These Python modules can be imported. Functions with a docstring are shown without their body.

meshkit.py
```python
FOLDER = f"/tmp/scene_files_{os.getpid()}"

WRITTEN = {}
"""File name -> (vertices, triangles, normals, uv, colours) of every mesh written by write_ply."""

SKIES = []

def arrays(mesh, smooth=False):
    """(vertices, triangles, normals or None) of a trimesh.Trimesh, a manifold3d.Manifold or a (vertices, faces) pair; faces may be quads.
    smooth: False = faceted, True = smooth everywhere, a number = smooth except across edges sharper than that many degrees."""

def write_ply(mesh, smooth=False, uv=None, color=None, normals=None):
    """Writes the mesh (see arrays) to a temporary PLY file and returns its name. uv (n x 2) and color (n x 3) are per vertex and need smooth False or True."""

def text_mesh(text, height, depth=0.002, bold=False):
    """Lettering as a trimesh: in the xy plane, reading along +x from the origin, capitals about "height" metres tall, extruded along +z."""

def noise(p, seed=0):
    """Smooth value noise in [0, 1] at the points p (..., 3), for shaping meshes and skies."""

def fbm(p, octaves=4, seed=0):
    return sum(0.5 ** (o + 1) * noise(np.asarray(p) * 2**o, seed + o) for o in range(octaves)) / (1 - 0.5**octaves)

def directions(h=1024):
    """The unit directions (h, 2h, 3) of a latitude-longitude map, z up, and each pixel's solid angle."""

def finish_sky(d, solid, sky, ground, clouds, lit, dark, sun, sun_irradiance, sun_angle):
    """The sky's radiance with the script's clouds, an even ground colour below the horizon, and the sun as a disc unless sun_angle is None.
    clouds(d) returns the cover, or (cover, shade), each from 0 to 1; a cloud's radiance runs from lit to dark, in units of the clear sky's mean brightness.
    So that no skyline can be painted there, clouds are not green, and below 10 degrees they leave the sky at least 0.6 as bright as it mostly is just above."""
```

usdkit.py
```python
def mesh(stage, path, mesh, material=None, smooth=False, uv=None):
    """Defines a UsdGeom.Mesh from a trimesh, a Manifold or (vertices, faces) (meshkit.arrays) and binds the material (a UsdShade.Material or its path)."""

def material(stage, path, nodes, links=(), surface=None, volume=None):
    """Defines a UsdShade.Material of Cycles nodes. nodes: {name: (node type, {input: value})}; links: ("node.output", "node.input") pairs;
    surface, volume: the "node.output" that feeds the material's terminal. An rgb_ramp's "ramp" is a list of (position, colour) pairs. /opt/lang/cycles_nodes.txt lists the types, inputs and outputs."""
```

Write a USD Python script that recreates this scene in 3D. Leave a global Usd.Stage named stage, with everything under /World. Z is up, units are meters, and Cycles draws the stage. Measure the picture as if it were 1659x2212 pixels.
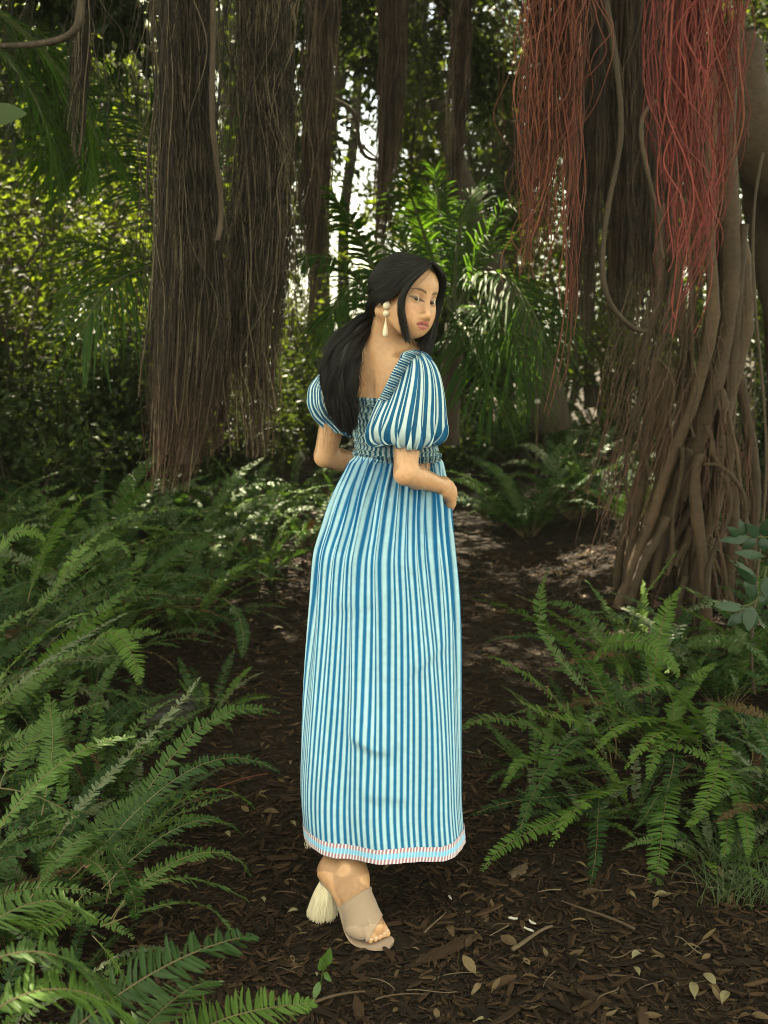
import math, random
import numpy as np
import trimesh
import usdkit
import meshkit
from pxr import Usd, UsdGeom, UsdLux, UsdShade, Sdf, Gf, Vt
from scipy.spatial import cKDTree

stage = Usd.Stage.CreateInMemory()
UsdGeom.SetStageUpAxis(stage, 'Z')
world = UsdGeom.Xform.Define(stage, '/World')
stage.SetDefaultPrim(world.GetPrim())
UsdGeom.Scope.Define(stage, '/World/Looks')

# ---------------------------------------------------------------- camera, sky, sun, exposure
CAM = np.array([0.0, -3.0, 1.53])
PITCH = math.radians(8.9)                      # looking slightly down
FOCAL = 2588.0 / 2211.0 * 36.0                 # mm on a 27 x 36 mm upright frame
EXPOSURE = 3.1
camera = UsdGeom.Camera.Define(stage, '/World/camera')
camera.AddTranslateOp().Set(Gf.Vec3d(*CAM))
camera.AddRotateXOp().Set(90.0 - math.degrees(PITCH))
camera.CreateFocalLengthAttr(FOCAL)
camera.CreateHorizontalApertureAttr(27.0)
camera.CreateVerticalApertureAttr(36.0)
camera.CreateFStopAttr(5.0)
camera.CreateFocusDistanceAttr(2.9)
camera.CreateExposureAttr(EXPOSURE)

SUN_AZ, SUN_EL = math.radians(-24.0), math.radians(52.0)     # towards the sun, from +y
SUN = np.array([math.sin(SUN_AZ) * math.cos(SUN_EL), math.cos(SUN_AZ) * math.cos(SUN_EL), math.sin(SUN_EL)])
dome = UsdLux.DomeLight.Define(stage, '/World/sky')
dome.GetPrim().SetCustomDataByKey('kind', 'structure')
sky_mat = usdkit.material(stage, '/World/Looks/sky', {
    'tc': ('texture_coordinate', {}),
    'sky': ('sky_texture', {'sky_type': 'single_scattering', 'sun_disc': False, 'sun_elevation': SUN_EL, 'sun_rotation': SUN_AZ,
                            'air_density': 1.0, 'aerosol_density': 3.0, 'ozone_density': 1.0}),
    'cl': ('noise_texture', {'scale': 2.2, 'detail': 5.0, 'roughness': 0.6}),
    'clr': ('rgb_ramp', {'ramp': [(0.32, (0, 0, 0)), (0.54, (1, 1, 1))]}),
    'mixc': ('mix', {'color2': (6.9, 7.0, 5.0)}),
    'bg': ('background_shader', {'strength': 0.05})},
    [('tc.generated', 'cl.vector'), ('cl.fac', 'clr.fac'), ('clr.color', 'mixc.fac'), ('sky.color', 'mixc.color1'), ('mixc.color', 'bg.color')], surface='bg.background')
UsdShade.MaterialBindingAPI.Apply(dome.GetPrim()).Bind(sky_mat)
sun = UsdLux.DistantLight.Define(stage, '/World/sun')
sun.CreateIntensityAttr(1.25)
sun.CreateAngleAttr(0.5)
sun.CreateNormalizeAttr(True)
sun.CreateColorAttr(Gf.Vec3f(1.0, 0.88, 0.62))
sun.AddRotateZOp().Set(-math.degrees(SUN_AZ))
sun.AddRotateXOp().Set(-(90.0 - math.degrees(SUN_EL)))

# ---------------------------------------------------------------- helpers
T = Sdf.ValueTypeNames
PXF = 2588.0

def at(px, py, d):
    """The point seen at (px, py) of the 1659 x 2211 picture, d metres in front of the camera (along the ground)."""
    x, y = (px - 829.5) / PXF, (1105.5 - py) / PXF
    t = d / (math.cos(PITCH) + y * math.sin(PITCH))
    return CAM + t * np.array([x, math.cos(PITCH) + y * math.sin(PITCH), -math.sin(PITCH) + y * math.cos(PITCH)])

def on_ground(px, py, z=0.0):
    x, y = (px - 829.5) / PXF, (1105.5 - py) / PXF
    v = np.array([x, math.cos(PITCH) + y * math.sin(PITCH), -math.sin(PITCH) + y * math.cos(PITCH)])
    return CAM + v * (z - CAM[2]) / v[2]

_used = {}
def numbered(name, parent):
    key = (parent, name)
    n = _used.get(key, 0)
    _used[key] = n + 1
    return name if n == 0 else f'{name}_{n:03d}'

def path_of(parent):
    if parent is None:
        return '/World'
    return str(parent.GetPath()) if hasattr(parent, 'GetPath') else parent

def tag(o, label=None, category=None, group=None, kind=None):
    p = o.GetPrim() if hasattr(o, 'GetPrim') else o
    for k, v in (('label', label), ('category', category), ('group', group), ('kind', kind)):
        if v:
            p.SetCustomDataByKey(k, v)
    return o

def thing(name, label=None, category=None, group=None, loc=(0, 0, 0), kind=None, matrix=None):
    x = UsdGeom.Xform.Define(stage, '/World/' + numbered(name, '/World'))
    if matrix is not None:
        x.AddTransformOp().Set(Gf.Matrix4d(*[float(v) for v in np.asarray(matrix).T.ravel()]))
    elif np.any(np.asarray(loc) != 0):
        x.AddTranslateOp().Set(Gf.Vec3d(*[float(v) for v in loc]))
    return tag(x.GetPrim(), label, category, group, kind)

def part(name, mesh, mat, parent=None, smooth=False, uv=None, colors=None, **tags):
    """One Mesh prim."""
    pp = path_of(parent)
    p = pp + '/' + numbered(name, pp)
    m = usdkit.mesh(stage, p, mesh, mat, smooth=smooth, uv=uv)
    if colors is not None:
        for key, arr in colors.items():
            arr = np.asarray(arr, np.float32)
            if arr.ndim == 1:
                UsdGeom.PrimvarsAPI(m).CreatePrimvar(key, T.FloatArray, 'vertex').Set(Vt.FloatArray.FromNumpy(arr))
            else:
                UsdGeom.PrimvarsAPI(m).CreatePrimvar(key, T.Color3fArray, 'vertex').Set(Vt.Vec3fArray.FromNumpy(arr))
    tag(m.GetPrim(), **tags)
    return m.GetPrim()

def curves(name, strands, widths, mat, parent=None, **tags):
    """strands: list of (n,3); widths: list of (n,) or floats. Linear basis curves as one prim."""
    pp = path_of(parent)
    c = UsdGeom.BasisCurves.Define(stage, pp + '/' + numbered(name, pp))
    c.CreateTypeAttr('linear')
    counts = np.array([len(s) for s in strands], np.int32)
    pts = np.vstack(strands).astype(np.float32)
    w = np.concatenate([np.broadcast_to(np.asarray(x, np.float32), (n,)) for x, n in zip(widths, counts)]).astype(np.float32)
    c.CreateCurveVertexCountsAttr(Vt.IntArray.FromNumpy(counts))
    c.CreatePointsAttr(Vt.Vec3fArray.FromNumpy(pts))
    c.CreateWidthsAttr(Vt.FloatArray.FromNumpy(w))
    c.SetWidthsInterpolation('vertex')
    UsdShade.MaterialBindingAPI.Apply(c.GetPrim()).Bind(mat)
    tag(c.GetPrim(), **tags)
    return c.GetPrim()

def copy_of(source, name, matrix, label=None, category=None, group=None, kind=None):
    x = UsdGeom.Xform.Define(stage, '/World/' + numbered(name, '/World'))
    x.AddTransformOp().Set(Gf.Matrix4d(*[float(v) for v in np.asarray(matrix).T.ravel()]))
    p = x.GetPrim()
    p.GetReferences().AddInternalReference(source.GetPath() if hasattr(source, 'GetPath') else source)
    p.SetInstanceable(True)
    return tag(p, label, category, group, kind)

def class_prim(name):
    return stage.CreateClassPrim('/World/' + name + '_class')

def rotz(a):
    c, s = math.cos(a), math.sin(a)
    return np.array([[c, -s, 0], [s, c, 0], [0, 0, 1.0]])

def rotx(a):
    c, s = math.cos(a), math.sin(a)
    return np.array([[1.0, 0, 0], [0, c, -s], [0, s, c]])

def roty(a):
    c, s = math.cos(a), math.sin(a)
    return np.array([[c, 0, s], [0, 1.0, 0], [-s, 0, c]])

def mat4(R=np.eye(3), t=(0, 0, 0), s=1.0):
    m = np.eye(4)
    m[:3, :3] = np.asarray(R) * s
    m[:3, 3] = t
    return m

def tube(points, radii, sides=6, cap=True):
    """Tapered tube round a polyline: (vertices, triangles)."""
    p = np.asarray(points, float)
    n = len(p)
    r = np.broadcast_to(np.asarray(radii, float), (n,))
    t = np.gradient(p, axis=0)
    t /= np.linalg.norm(t, axis=1, keepdims=True) + 1e-12
    ref = np.array([0.31, 0.92, 0.23]) if abs(t[:, 2]).mean() > 0.7 else np.array([0.1, 0.2, 0.97])
    a = np.cross(t, ref); a /= np.linalg.norm(a, axis=1, keepdims=True) + 1e-12
    b = np.cross(t, a)
    ang = np.arange(sides) * 2 * np.pi / sides
    v = p[:, None] + r[:, None, None] * (np.cos(ang)[None, :, None] * a[:, None] + np.sin(ang)[None, :, None] * b[:, None])
    i, j = np.meshgrid(np.arange(n - 1), np.arange(sides), indexing='ij')
    q = np.stack([i * sides + j, i * sides + (j + 1) % sides, (i + 1) * sides + (j + 1) % sides, (i + 1) * sides + j], -1).reshape(-1, 4)
    f = np.vstack([q[:, [0, 1, 2]], q[:, [0, 2, 3]]])
    v = v.reshape(-1, 3)
    if cap:
        v = np.vstack([v, p[0], p[-1]])
        k = np.arange(sides)
        f = np.vstack([f, np.stack([np.full(sides, n * sides), (k + 1) % sides, k], 1), np.stack([np.full(sides, n * sides + 1), (n - 1) * sides + k, (n - 1) * sides + (k + 1) % sides], 1)])
    return v, f

def join(meshes):
    vs, fs, n = [], [], 0
    for v, f in meshes:
        vs.append(v); fs.append(np.asarray(f) + n); n += len(v)
    return np.vstack(vs), np.vstack(fs)

def spline(pts, n):
    """Catmull-Rom through the points (k, m), n samples."""
    p = np.asarray(pts, float)
    k = len(p)
    from scipy.interpolate import CubicSpline
    s = np.r_[0, np.cumsum(np.maximum(np.linalg.norm(np.diff(p[:, :3] if p.shape[1] >= 3 else p, axis=0), axis=1), 1e-6))]
    if k == 2:
        return p[0] + (p[1] - p[0]) * np.linspace(0, 1, n)[:, None]
    return CubicSpline(s, p)(np.linspace(0, s[-1], n))

ORD = ['leftmost', 'second from the left', 'third from the left', 'fourth from the left', 'fifth from the left', 'sixth from the left', 'seventh from the left', 'eighth from the left', 'ninth from the left', 'tenth from the left', 'eleventh from the left', 'twelfth from the left', 'thirteenth from the left', 'fourteenth from the left', 'fifteenth from the left', 'sixteenth from the left', 'seventeenth from the left']
def ranks(points):
    """For each (x, y): its place from the left as the camera sees it, in words."""
    b = [p[0] / (p[1] + 3.0) for p in points]
    o = sorted(range(len(b)), key=lambda k: b[k])
    w = [''] * len(b)
    for n, k in enumerate(o):
        w[k] = ORD[n] if n < len(o) - 1 else 'rightmost'
    return w

def smooth01(x):
    x = np.clip(x, 0, 1)
    return x * x * (3 - 2 * x)

# ================================================================ ground and bark mulch
def nmat(name, base_nodes, links, surface='p.BSDF'):
    return usdkit.material(stage, '/World/Looks/' + name, base_nodes, links, surface=surface)

def gz(x, y):
    """Height of the ground."""
    x, y = np.asarray(x, float), np.asarray(y, float)
    right = smooth01((x - 0.55 - 0.10 * np.clip(y, 0, 4)) / 0.8) * smooth01((y - 0.1) / 1.2)
    left = smooth01((-0.75 - x) / 1.0) * smooth01((y + 1.2) / 1.2)
    p = np.stack([x * 0.8, y * 0.8, 0 * x], -1)
    fine = (meshkit.fbm(np.stack([x * 5, y * 5, 0 * x], -1), 3, 4) - 0.5) * 0.025 * smooth01((np.hypot(x + 0.02, y + 0.1) - 0.22) / 0.3)
    return 0.13 * right + 0.07 * left + (meshkit.fbm(p, 2, 9) - 0.5) * 0.05 * smooth01((y - 1) / 4) + fine - 0.006

xs_ = np.unique(np.r_[np.linspace(-60, -6, 40), np.linspace(-6, -2, 60), np.linspace(-2, 2.4, 160), np.linspace(2.4, 6, 50), np.linspace(6, 60, 40)])
ys_ = np.unique(np.r_[np.linspace(-40, -3, 30), np.linspace(-3, 4, 240), np.linspace(4, 12, 110), np.linspace(12, 90, 60)])
GX, GY = np.meshgrid(xs_, ys_, indexing='ij')
GV = np.stack([GX, GY, gz(GX, GY)], -1).reshape(-1, 3)
i_, j_ = np.meshgrid(np.arange(len(xs_) - 1), np.arange(len(ys_) - 1), indexing='ij')
k_ = i_ * len(ys_) + j_
GQ = np.stack([k_, k_ + len(ys_), k_ + len(ys_) + 1, k_ + 1], -1).reshape(-1, 4)
M_SOIL = nmat('soil', {
    'g': ('geometry', {}), 'n': ('noise_texture', {'scale': 6.0, 'detail': 6.0, 'roughness': 0.7}), 'v': ('voronoi_texture', {'scale': 38.0, 'randomness': 1.0}),
    'n2': ('noise_texture', {'scale': 60.0, 'detail': 5.0, 'roughness': 0.7}),
    'r': ('rgb_ramp', {'ramp': [(0.25, (0.008, 0.005, 0.003)), (0.5, (0.016, 0.010, 0.006)), (0.8, (0.036, 0.022, 0.012))]}),
    'mx': ('mix', {'fac': 0.5}), 'b': ('bump', {'strength': 0.9, 'distance': 0.02}), 'p': ('principled_bsdf', {'roughness': 0.9, 'specular_ior_level': 0.2})},
    [('g.position', 'n.vector'), ('g.position', 'v.vector'), ('g.position', 'n2.vector'), ('n.color', 'mx.color1'), ('n2.color', 'mx.color2'), ('mx.color', 'r.fac'), ('r.color', 'p.base_color'), ('n2.fac', 'b.height'), ('b.normal', 'p.normal')])
part('ground', (GV, GQ), M_SOIL, None, smooth=True, kind='structure')

def grain(name, ramp, rough=0.75, scale=(60, 60, 60), translucent=0.0, bump=0.5, spec=0.15, spread=0.5):
    """Wood, bark or leaf whose tone varies from piece to piece (object random) and along its grain."""
    nodes = {'o': ('object_info', {}), 'tc': ('texture_coordinate', {}), 'mp': ('mapping', {'scale': scale}), 'n': ('noise_texture', {'scale': 1.0, 'detail': 4.0, 'roughness': 0.65}),
             'a': ('math', {'math_type': 'multiply_add', 'value2': spread}), 'r': ('rgb_ramp', {'ramp': ramp}), 's': ('math', {'math_type': 'multiply', 'value2': 1.0 - spread}),
             'b': ('bump', {'strength': bump, 'distance': 0.002}), 'p': ('principled_bsdf', {'roughness': rough, 'specular_ior_level': spec})}
    links = [('tc.object', 'mp.vector'), ('mp.vector', 'n.vector'), ('n.fac', 's.value1'), ('o.random', 'a.value1'), ('s.value', 'a.value3'), ('a.value', 'r.fac'), ('r.color', 'p.base_color'), ('n.fac', 'b.height'), ('b.normal', 'p.normal')]
    surf = 'p.BSDF'
    if translucent:
        nodes |= {'t': ('translucent_bsdf', {}), 'g': ('gamma', {'gamma': 0.85}), 'mx': ('mix_closure', {'fac': translucent})}
        links += [('r.color', 'g.color'), ('g.color', 't.color'), ('p.BSDF', 'mx.closure1'), ('t.BSDF', 'mx.closure2')]
        surf = 'mx.closure'
    return nmat(name, nodes, links, surf)

M_BARK = grain('bark_chips', [(0.10, (0.0060, 0.0037, 0.0023)), (0.45, (0.0142, 0.0083, 0.0045)), (0.66, (0.0285, 0.0150, 0.0083)), (0.84, (0.0465, 0.0255, 0.0135)), (0.97, (0.0900, 0.0585, 0.0330))], 0.85, (300, 40, 300), spread=0.72)
M_DRYLEAF = grain('dry_leaf', [(0.1, (0.0338, 0.0195, 0.0097)), (0.5, (0.0750, 0.0465, 0.0240)), (0.9, (0.1650, 0.1162, 0.0638))], 0.6, (40, 40, 40), translucent=0.15, spread=0.7)
M_PALELEAF = grain('pale_leaf', [(0.1, (0.1350, 0.1080, 0.0540)), (0.9, (0.2340, 0.2070, 0.1215))], 0.5, (50, 50, 50), translucent=0.15, spread=0.5)
M_STICK = grain('twig_bark', [(0.1, (0.035, 0.022, 0.014)), (0.6, (0.085, 0.058, 0.038)), (0.95, (0.17, 0.13, 0.09))], 0.8, (200, 20, 200), spread=0.6)

def chip(rng, L, W, H):
    """A torn flake of bark or wood, tapered and slightly bent: 8-point sections along its length."""
    n = 4
    t = np.linspace(-0.5, 0.5, n)
    w = W * (0.55 + 0.45 * rng.uniform(0.5, 1, n)) * np.array([rng.uniform(0.15, 0.7), 1, 1, rng.uniform(0.1, 0.8)])
    bend = rng.normal(0, 0.10) * L
    c = np.stack([rng.normal(0, 0.06 * W, n), t * L, bend * (t * t * 4 - 1) * 0.4], 1)
    tw = rng.normal(0, 0.25) + np.linspace(-1, 1, n) * rng.normal(0, 0.2)
    v = []
    for k in range(n):
        s = np.array([math.cos(tw[k]), 0, math.sin(tw[k])]); u = np.array([-math.sin(tw[k]), 0, math.cos(tw[k])])
        for a, b in ((-1, -1), (1, -0.8), (0.8, 1), (-0.9, 0.8)):
            v.append(c[k] + s * a * w[k] / 2 + u * b * H / 2 * rng.uniform(0.7, 1.1))
    f = []
    for k in range(n - 1):
        for e in range(4):
            a, b = k * 4 + e, k * 4 + (e + 1) % 4
            f += [[a, b, b + 4], [a, b + 4, a + 4]]
    f += [[0, 2, 1], [0, 3, 2], [n * 4 - 4, n * 4 - 3, n * 4 - 2], [n * 4 - 4, n * 4 - 2, n * 4 - 1]]
    return np.array(v), np.array(f)

def leaf_mesh(L, W, curl=0.15, fold=0.25, n=6, stem=0.12, seed=0, thick=0.0):
    """A pointed leaf along +y, folded at its midrib and curling towards the tip."""
    r = np.random.default_rng(seed)
    t = np.linspace(0, 1, n + 1)
    w = W / 2 * np.sin(np.pi * np.clip(t, 0.02, 0.985) ** 0.85) ** 0.8
    y = L * t
    z = curl * L * (np.sin(np.pi * t) * 0.5 - t ** 2 * 0.7)
    tw = np.linspace(0, r.normal(0, 0.5), n + 1)
    v = []
    for k in range(n + 1):
        up = fold * w[k]
        for s in (-1, 0, 1):
            x, zz = s * w[k], (up if s else 0.0) + r.normal(0, 0.01) * L * (s != 0)
            v.append([x * math.cos(tw[k]) - zz * math.sin(tw[k]), y[k], z[k] + zz * math.cos(tw[k]) + x * math.sin(tw[k])])
    f = []
    for k in range(n):
        for s in (0, 1):
            a = k * 3 + s
            f += [[a, a + 1, a + 4], [a, a + 4, a + 3]]
    m = (np.array(v), np.array(f))
    if stem:
        m = join([m, tube(np.array([[0, -stem * L, -0.02 * L], [0, 0, 0.0]]), [0.0012, 0.0012], 4)])
    return m

# mulch: countless chips, one object
mul = UsdGeom.PointInstancer.Define(stage, '/World/bark_mulch')
tag(mul.GetPrim(), 'dark brown shredded bark mulch covering the path and the ground between the ferns', 'mulch', kind='stuff')
rng = np.random.default_rng(11)
protos = []
for k in range(14):
    L = rng.uniform(0.018, 0.062); W = L * rng.uniform(0.07, 0.30); H = W * rng.uniform(0.15, 0.5)
    p = part('chip', chip(rng, L, W, min(H, 0.006)), M_BARK, str(mul.GetPath()) + '/prototypes')
    protos.append(p.GetPath())
for k in range(3):
    p = part('leaf_litter', leaf_mesh(rng.uniform(0.03, 0.05), rng.uniform(0.010, 0.018), rng.uniform(-0.3, 0.3), 0.3, 4, 0.0, k), M_DRYLEAF, str(mul.GetPath()) + '/prototypes')
    protos.append(p.GetPath())
mul.CreatePrototypesRel().SetTargets(protos)
pos = []
for d0, d1, dens in ((2.2, 3.0, 7000), (3.0, 4.0, 5200), (4.0, 5.5, 2800), (5.5, 8.0, 1500), (8, 14, 300)):
    w = 0.72 * d1 + 0.3
    n = int(dens * w * (d1 - d0))
    p = np.stack([rng.uniform(-w / 2, w / 2, n), rng.uniform(d0, d1, n) - 3.0], 1)
    pos.append(p[np.abs(p[:, 0]) < 0.36 * (p[:, 1] + 3.0) + 0.15])
pos = np.vstack(pos)
near_foot = np.minimum(np.linalg.norm(pos - np.array([-0.02, -0.16]), axis=1), np.linalg.norm(pos - np.array([-0.06, -0.12]), axis=1)) < 0.075
pos = pos[~(near_foot & (rng.uniform(size=len(pos)) < 0.5))]
near_foot = np.minimum(np.linalg.norm(pos - np.array([-0.01, -0.18]), axis=1), np.linalg.norm(pos - np.array([-0.06, -0.12]), axis=1)) < 0.075
z = gz(pos[:, 0], pos[:, 1]) - 0.008 * near_foot + rng.uniform(-0.002, 0.011, len(pos))
yaw = rng.uniform(0, 2 * np.pi, len(pos)); tilt = np.clip(rng.normal(0, 0.22, (len(pos), 2)), -0.6, 0.6)
qz = np.stack([np.cos(yaw / 2), 0 * yaw, 0 * yaw, np.sin(yaw / 2)], 1)
qx = np.stack([np.cos(tilt[:, 0] / 2), np.sin(tilt[:, 0] / 2), 0 * yaw, 0 * yaw], 1)
def qmul(a, b):
    w1, x1, y1, z1 = a.T; w2, x2, y2, z2 = b.T
    return np.stack([w1 * w2 - x1 * x2 - y1 * y2 - z1 * z2, w1 * x2 + x1 * w2 + y1 * z2 - z1 * y2, w1 * y2 - x1 * z2 + y1 * w2 + z1 * x2, w1 * z2 + x1 * y2 - y1 * x2 + z1 * w2], 1)
qq = qmul(qz, qx)
pick = rng.choice(len(protos), len(pos), p=[0.0692] * 14 + [0.0104] * 2 + [1 - 0.0692 * 14 - 0.0208])
mul.CreatePositionsAttr(Vt.Vec3fArray.FromNumpy(np.stack([pos[:, 0], pos[:, 1], z], 1).astype(np.float32)))
mul.CreateOrientationsAttr(Vt.QuathArray([Gf.Quath(float(a), float(b), float(c), float(d)) for a, b, c, d in qq]))
sc = (rng.uniform(0.6, 1.15, len(pos)) * np.where(pos[:, 1] > 2.5, 1.5, 1.0)).astype(np.float32)
mul.CreateScalesAttr(Vt.Vec3fArray.FromNumpy(np.stack([sc, sc, sc], 1)))
mul.CreateProtoIndicesAttr(Vt.IntArray.FromNumpy(pick.astype(np.int32)))

# ================================================================ leaves, shrubs and trees
def leaf_material(name, ramp, trans=0.4, tcol=(1.0, 1.0, 0.35), rough=0.42, spread=0.4, spec=0.5):
    """Leaf whose tone varies from leaf to leaf and shrub to shrub, lit through from behind."""
    return nmat(name, {
        'o': ('object_info', {}), 'g': ('geometry', {}), 'a': ('math', {'math_type': 'multiply_add', 'value2': spread}), 's': ('math', {'math_type': 'multiply', 'value2': 1 - spread}),
        'r': ('rgb_ramp', {'ramp': ramp}), 'p': ('principled_bsdf', {'roughness': rough, 'specular_ior_level': spec}), 't': ('translucent_bsdf', {}),
        'm': ('mix', {'mix_type': 'multiply', 'fac': 1.0, 'color2': tcol}), 'mx': ('mix_closure', {'fac': trans})},
        [('g.random_per_island', 's.value1'), ('o.random', 'a.value1'), ('s.value', 'a.value3'), ('a.value', 'r.fac'), ('r.color', 'p.base_color'), ('r.color', 'm.color1'), ('m.color', 't.color'), ('p.BSDF', 'mx.closure1'), ('t.BSDF', 'mx.closure2')], 'mx.closure')

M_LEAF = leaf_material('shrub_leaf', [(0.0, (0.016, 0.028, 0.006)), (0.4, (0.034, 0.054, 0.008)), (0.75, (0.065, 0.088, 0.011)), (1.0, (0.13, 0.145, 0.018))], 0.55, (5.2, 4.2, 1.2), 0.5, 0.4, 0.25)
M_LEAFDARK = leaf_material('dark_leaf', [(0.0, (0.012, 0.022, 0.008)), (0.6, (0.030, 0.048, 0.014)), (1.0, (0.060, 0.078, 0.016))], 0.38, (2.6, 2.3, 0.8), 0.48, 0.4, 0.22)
M_TRUNK = nmat('tree_bark', {'g': ('texture_coordinate', {}), 'mp': ('mapping', {'scale': (26, 26, 5)}), 'n': ('noise_texture', {'scale': 1.0, 'detail': 6.0, 'roughness': 0.7}),
    'r': ('rgb_ramp', {'ramp': [(0.3, (0.018, 0.013, 0.009)), (0.55, (0.050, 0.036, 0.024)), (0.8, (0.095, 0.072, 0.050))]}), 'b': ('bump', {'strength': 0.9, 'distance': 0.02}), 'p': ('principled_bsdf', {'roughness': 0.85, 'specular_ior_level': 0.25})},
    [('g.object', 'mp.vector'), ('mp.vector', 'n.vector'), ('n.fac', 'r.fac'), ('r.color', 'p.base_color'), ('n.fac', 'b.height'), ('b.normal', 'p.normal')])

def leaves_at(P, D, size, rng, aspect=0.5, up_bias=0.6):
    """Many folded pointed leaves (4 triangles each) at points P growing along D."""
    n = len(P)
    L = size * rng.uniform(0.65, 1.25, n)[:, None]
    d = D + rng.normal(0, 0.55, (n, 3)); d /= np.linalg.norm(d, axis=1, keepdims=True)
    nr = rng.normal(0, 1, (n, 3)) * 0.8 + np.array([0, 0, up_bias]); nr -= d * (nr * d).sum(1, keepdims=True); nr /= np.linalg.norm(nr, axis=1, keepdims=True)
    s = np.cross(d, nr)
    w = L * aspect / 2
    droop = nr * L * -0.12
    a, tip, mid = P, P + d * L + droop, P + d * L * 0.48
    l, r = mid + s * w + nr * w * 0.35, mid - s * w + nr * w * 0.35
    v = np.stack([a, l, tip, r, mid], 1).reshape(-1, 3)
    k = (np.arange(n) * 5)[:, None]
    f = np.hstack([k + np.array([[0, 4, 1]]), k + np.array([[4, 2, 1]]), k + np.array([[0, 3, 4]]), k + np.array([[4, 3, 2]])]).reshape(-1, 3)
    return v, f

def branching(rng, base, top_h, spread, n_main, r0, lean=(0, 0)):
    """Tapered limbs from a base: (tubes, twig points, twig directions)."""
    tubes_, tips, dirs = [], [], []
    for k in range(n_main):
        az = 2 * np.pi * (k + rng.uniform(-0.3, 0.3)) / n_main
        out = np.array([math.cos(az), math.sin(az), 0]) * spread * rng.uniform(0.35, 1.0)
        h = top_h * rng.uniform(0.65, 1.0)
        e = np.array(base) + out + np.array([lean[0], lean[1], h])
        m = np.array(base) + out * 0.35 + np.array([lean[0] * 0.4, lean[1] * 0.4, h * 0.55]) + rng.normal(0, 0.06 * spread, 3)
        c = spline([base, m, e], 10)
        tubes_.append(tube(c, np.linspace(r0, r0 * 0.18, 10), 5))
        for j in range(3, 10):
            for q in range(3):
                dr = rng.normal(0, 1, 3); dr[2] = abs(dr[2]) * 0.5; dr /= np.linalg.norm(dr)
                ln = spread * rng.uniform(0.20, 0.48)
                s2 = spline([c[j], c[j] + dr * ln * 0.5 + np.array([0, 0, 0.05]), c[j] + dr * ln - np.array([0, 0, 0.03])], 6)
                tubes_.append(tube(s2, np.linspace(r0 * 0.22, r0 * 0.06, 6), 3, cap=False))
                tips += list(s2[2:]); dirs += list(np.tile(dr, (4, 1)))
    return tubes_, np.array(tips), np.array(dirs)

def shrub_class(name, seed, h, spread, n_main, r0, leaf, per_tip, jit, mat, z0=0.0, aspect=0.5):
    rng = np.random.default_rng(seed)
    c = class_prim(name)
    t, tips, dirs = branching(rng, np.array([0, 0, z0]), h, spread, n_main, r0)
    if z0 > 0:
        t.append(tube(spline([[0.05, 0.02, 0], [0.0, 0.05, z0 * 0.5], [0, 0, z0 + 0.05]], 10), np.linspace(r0 * 1.9, r0 * 1.2, 10), 8))
    part('branches' if z0 == 0 else 'trunk', join(t), M_TRUNK, c, smooth=True)
    idx = np.repeat(np.arange(len(tips)), per_tip)
    P = tips[idx] + rng.normal(0, jit, (len(idx), 3))
    part('foliage' if z0 == 0 else 'crown', leaves_at(P, dirs[idx], leaf, rng, aspect), mat, c, kind='stuff')
    return c

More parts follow.
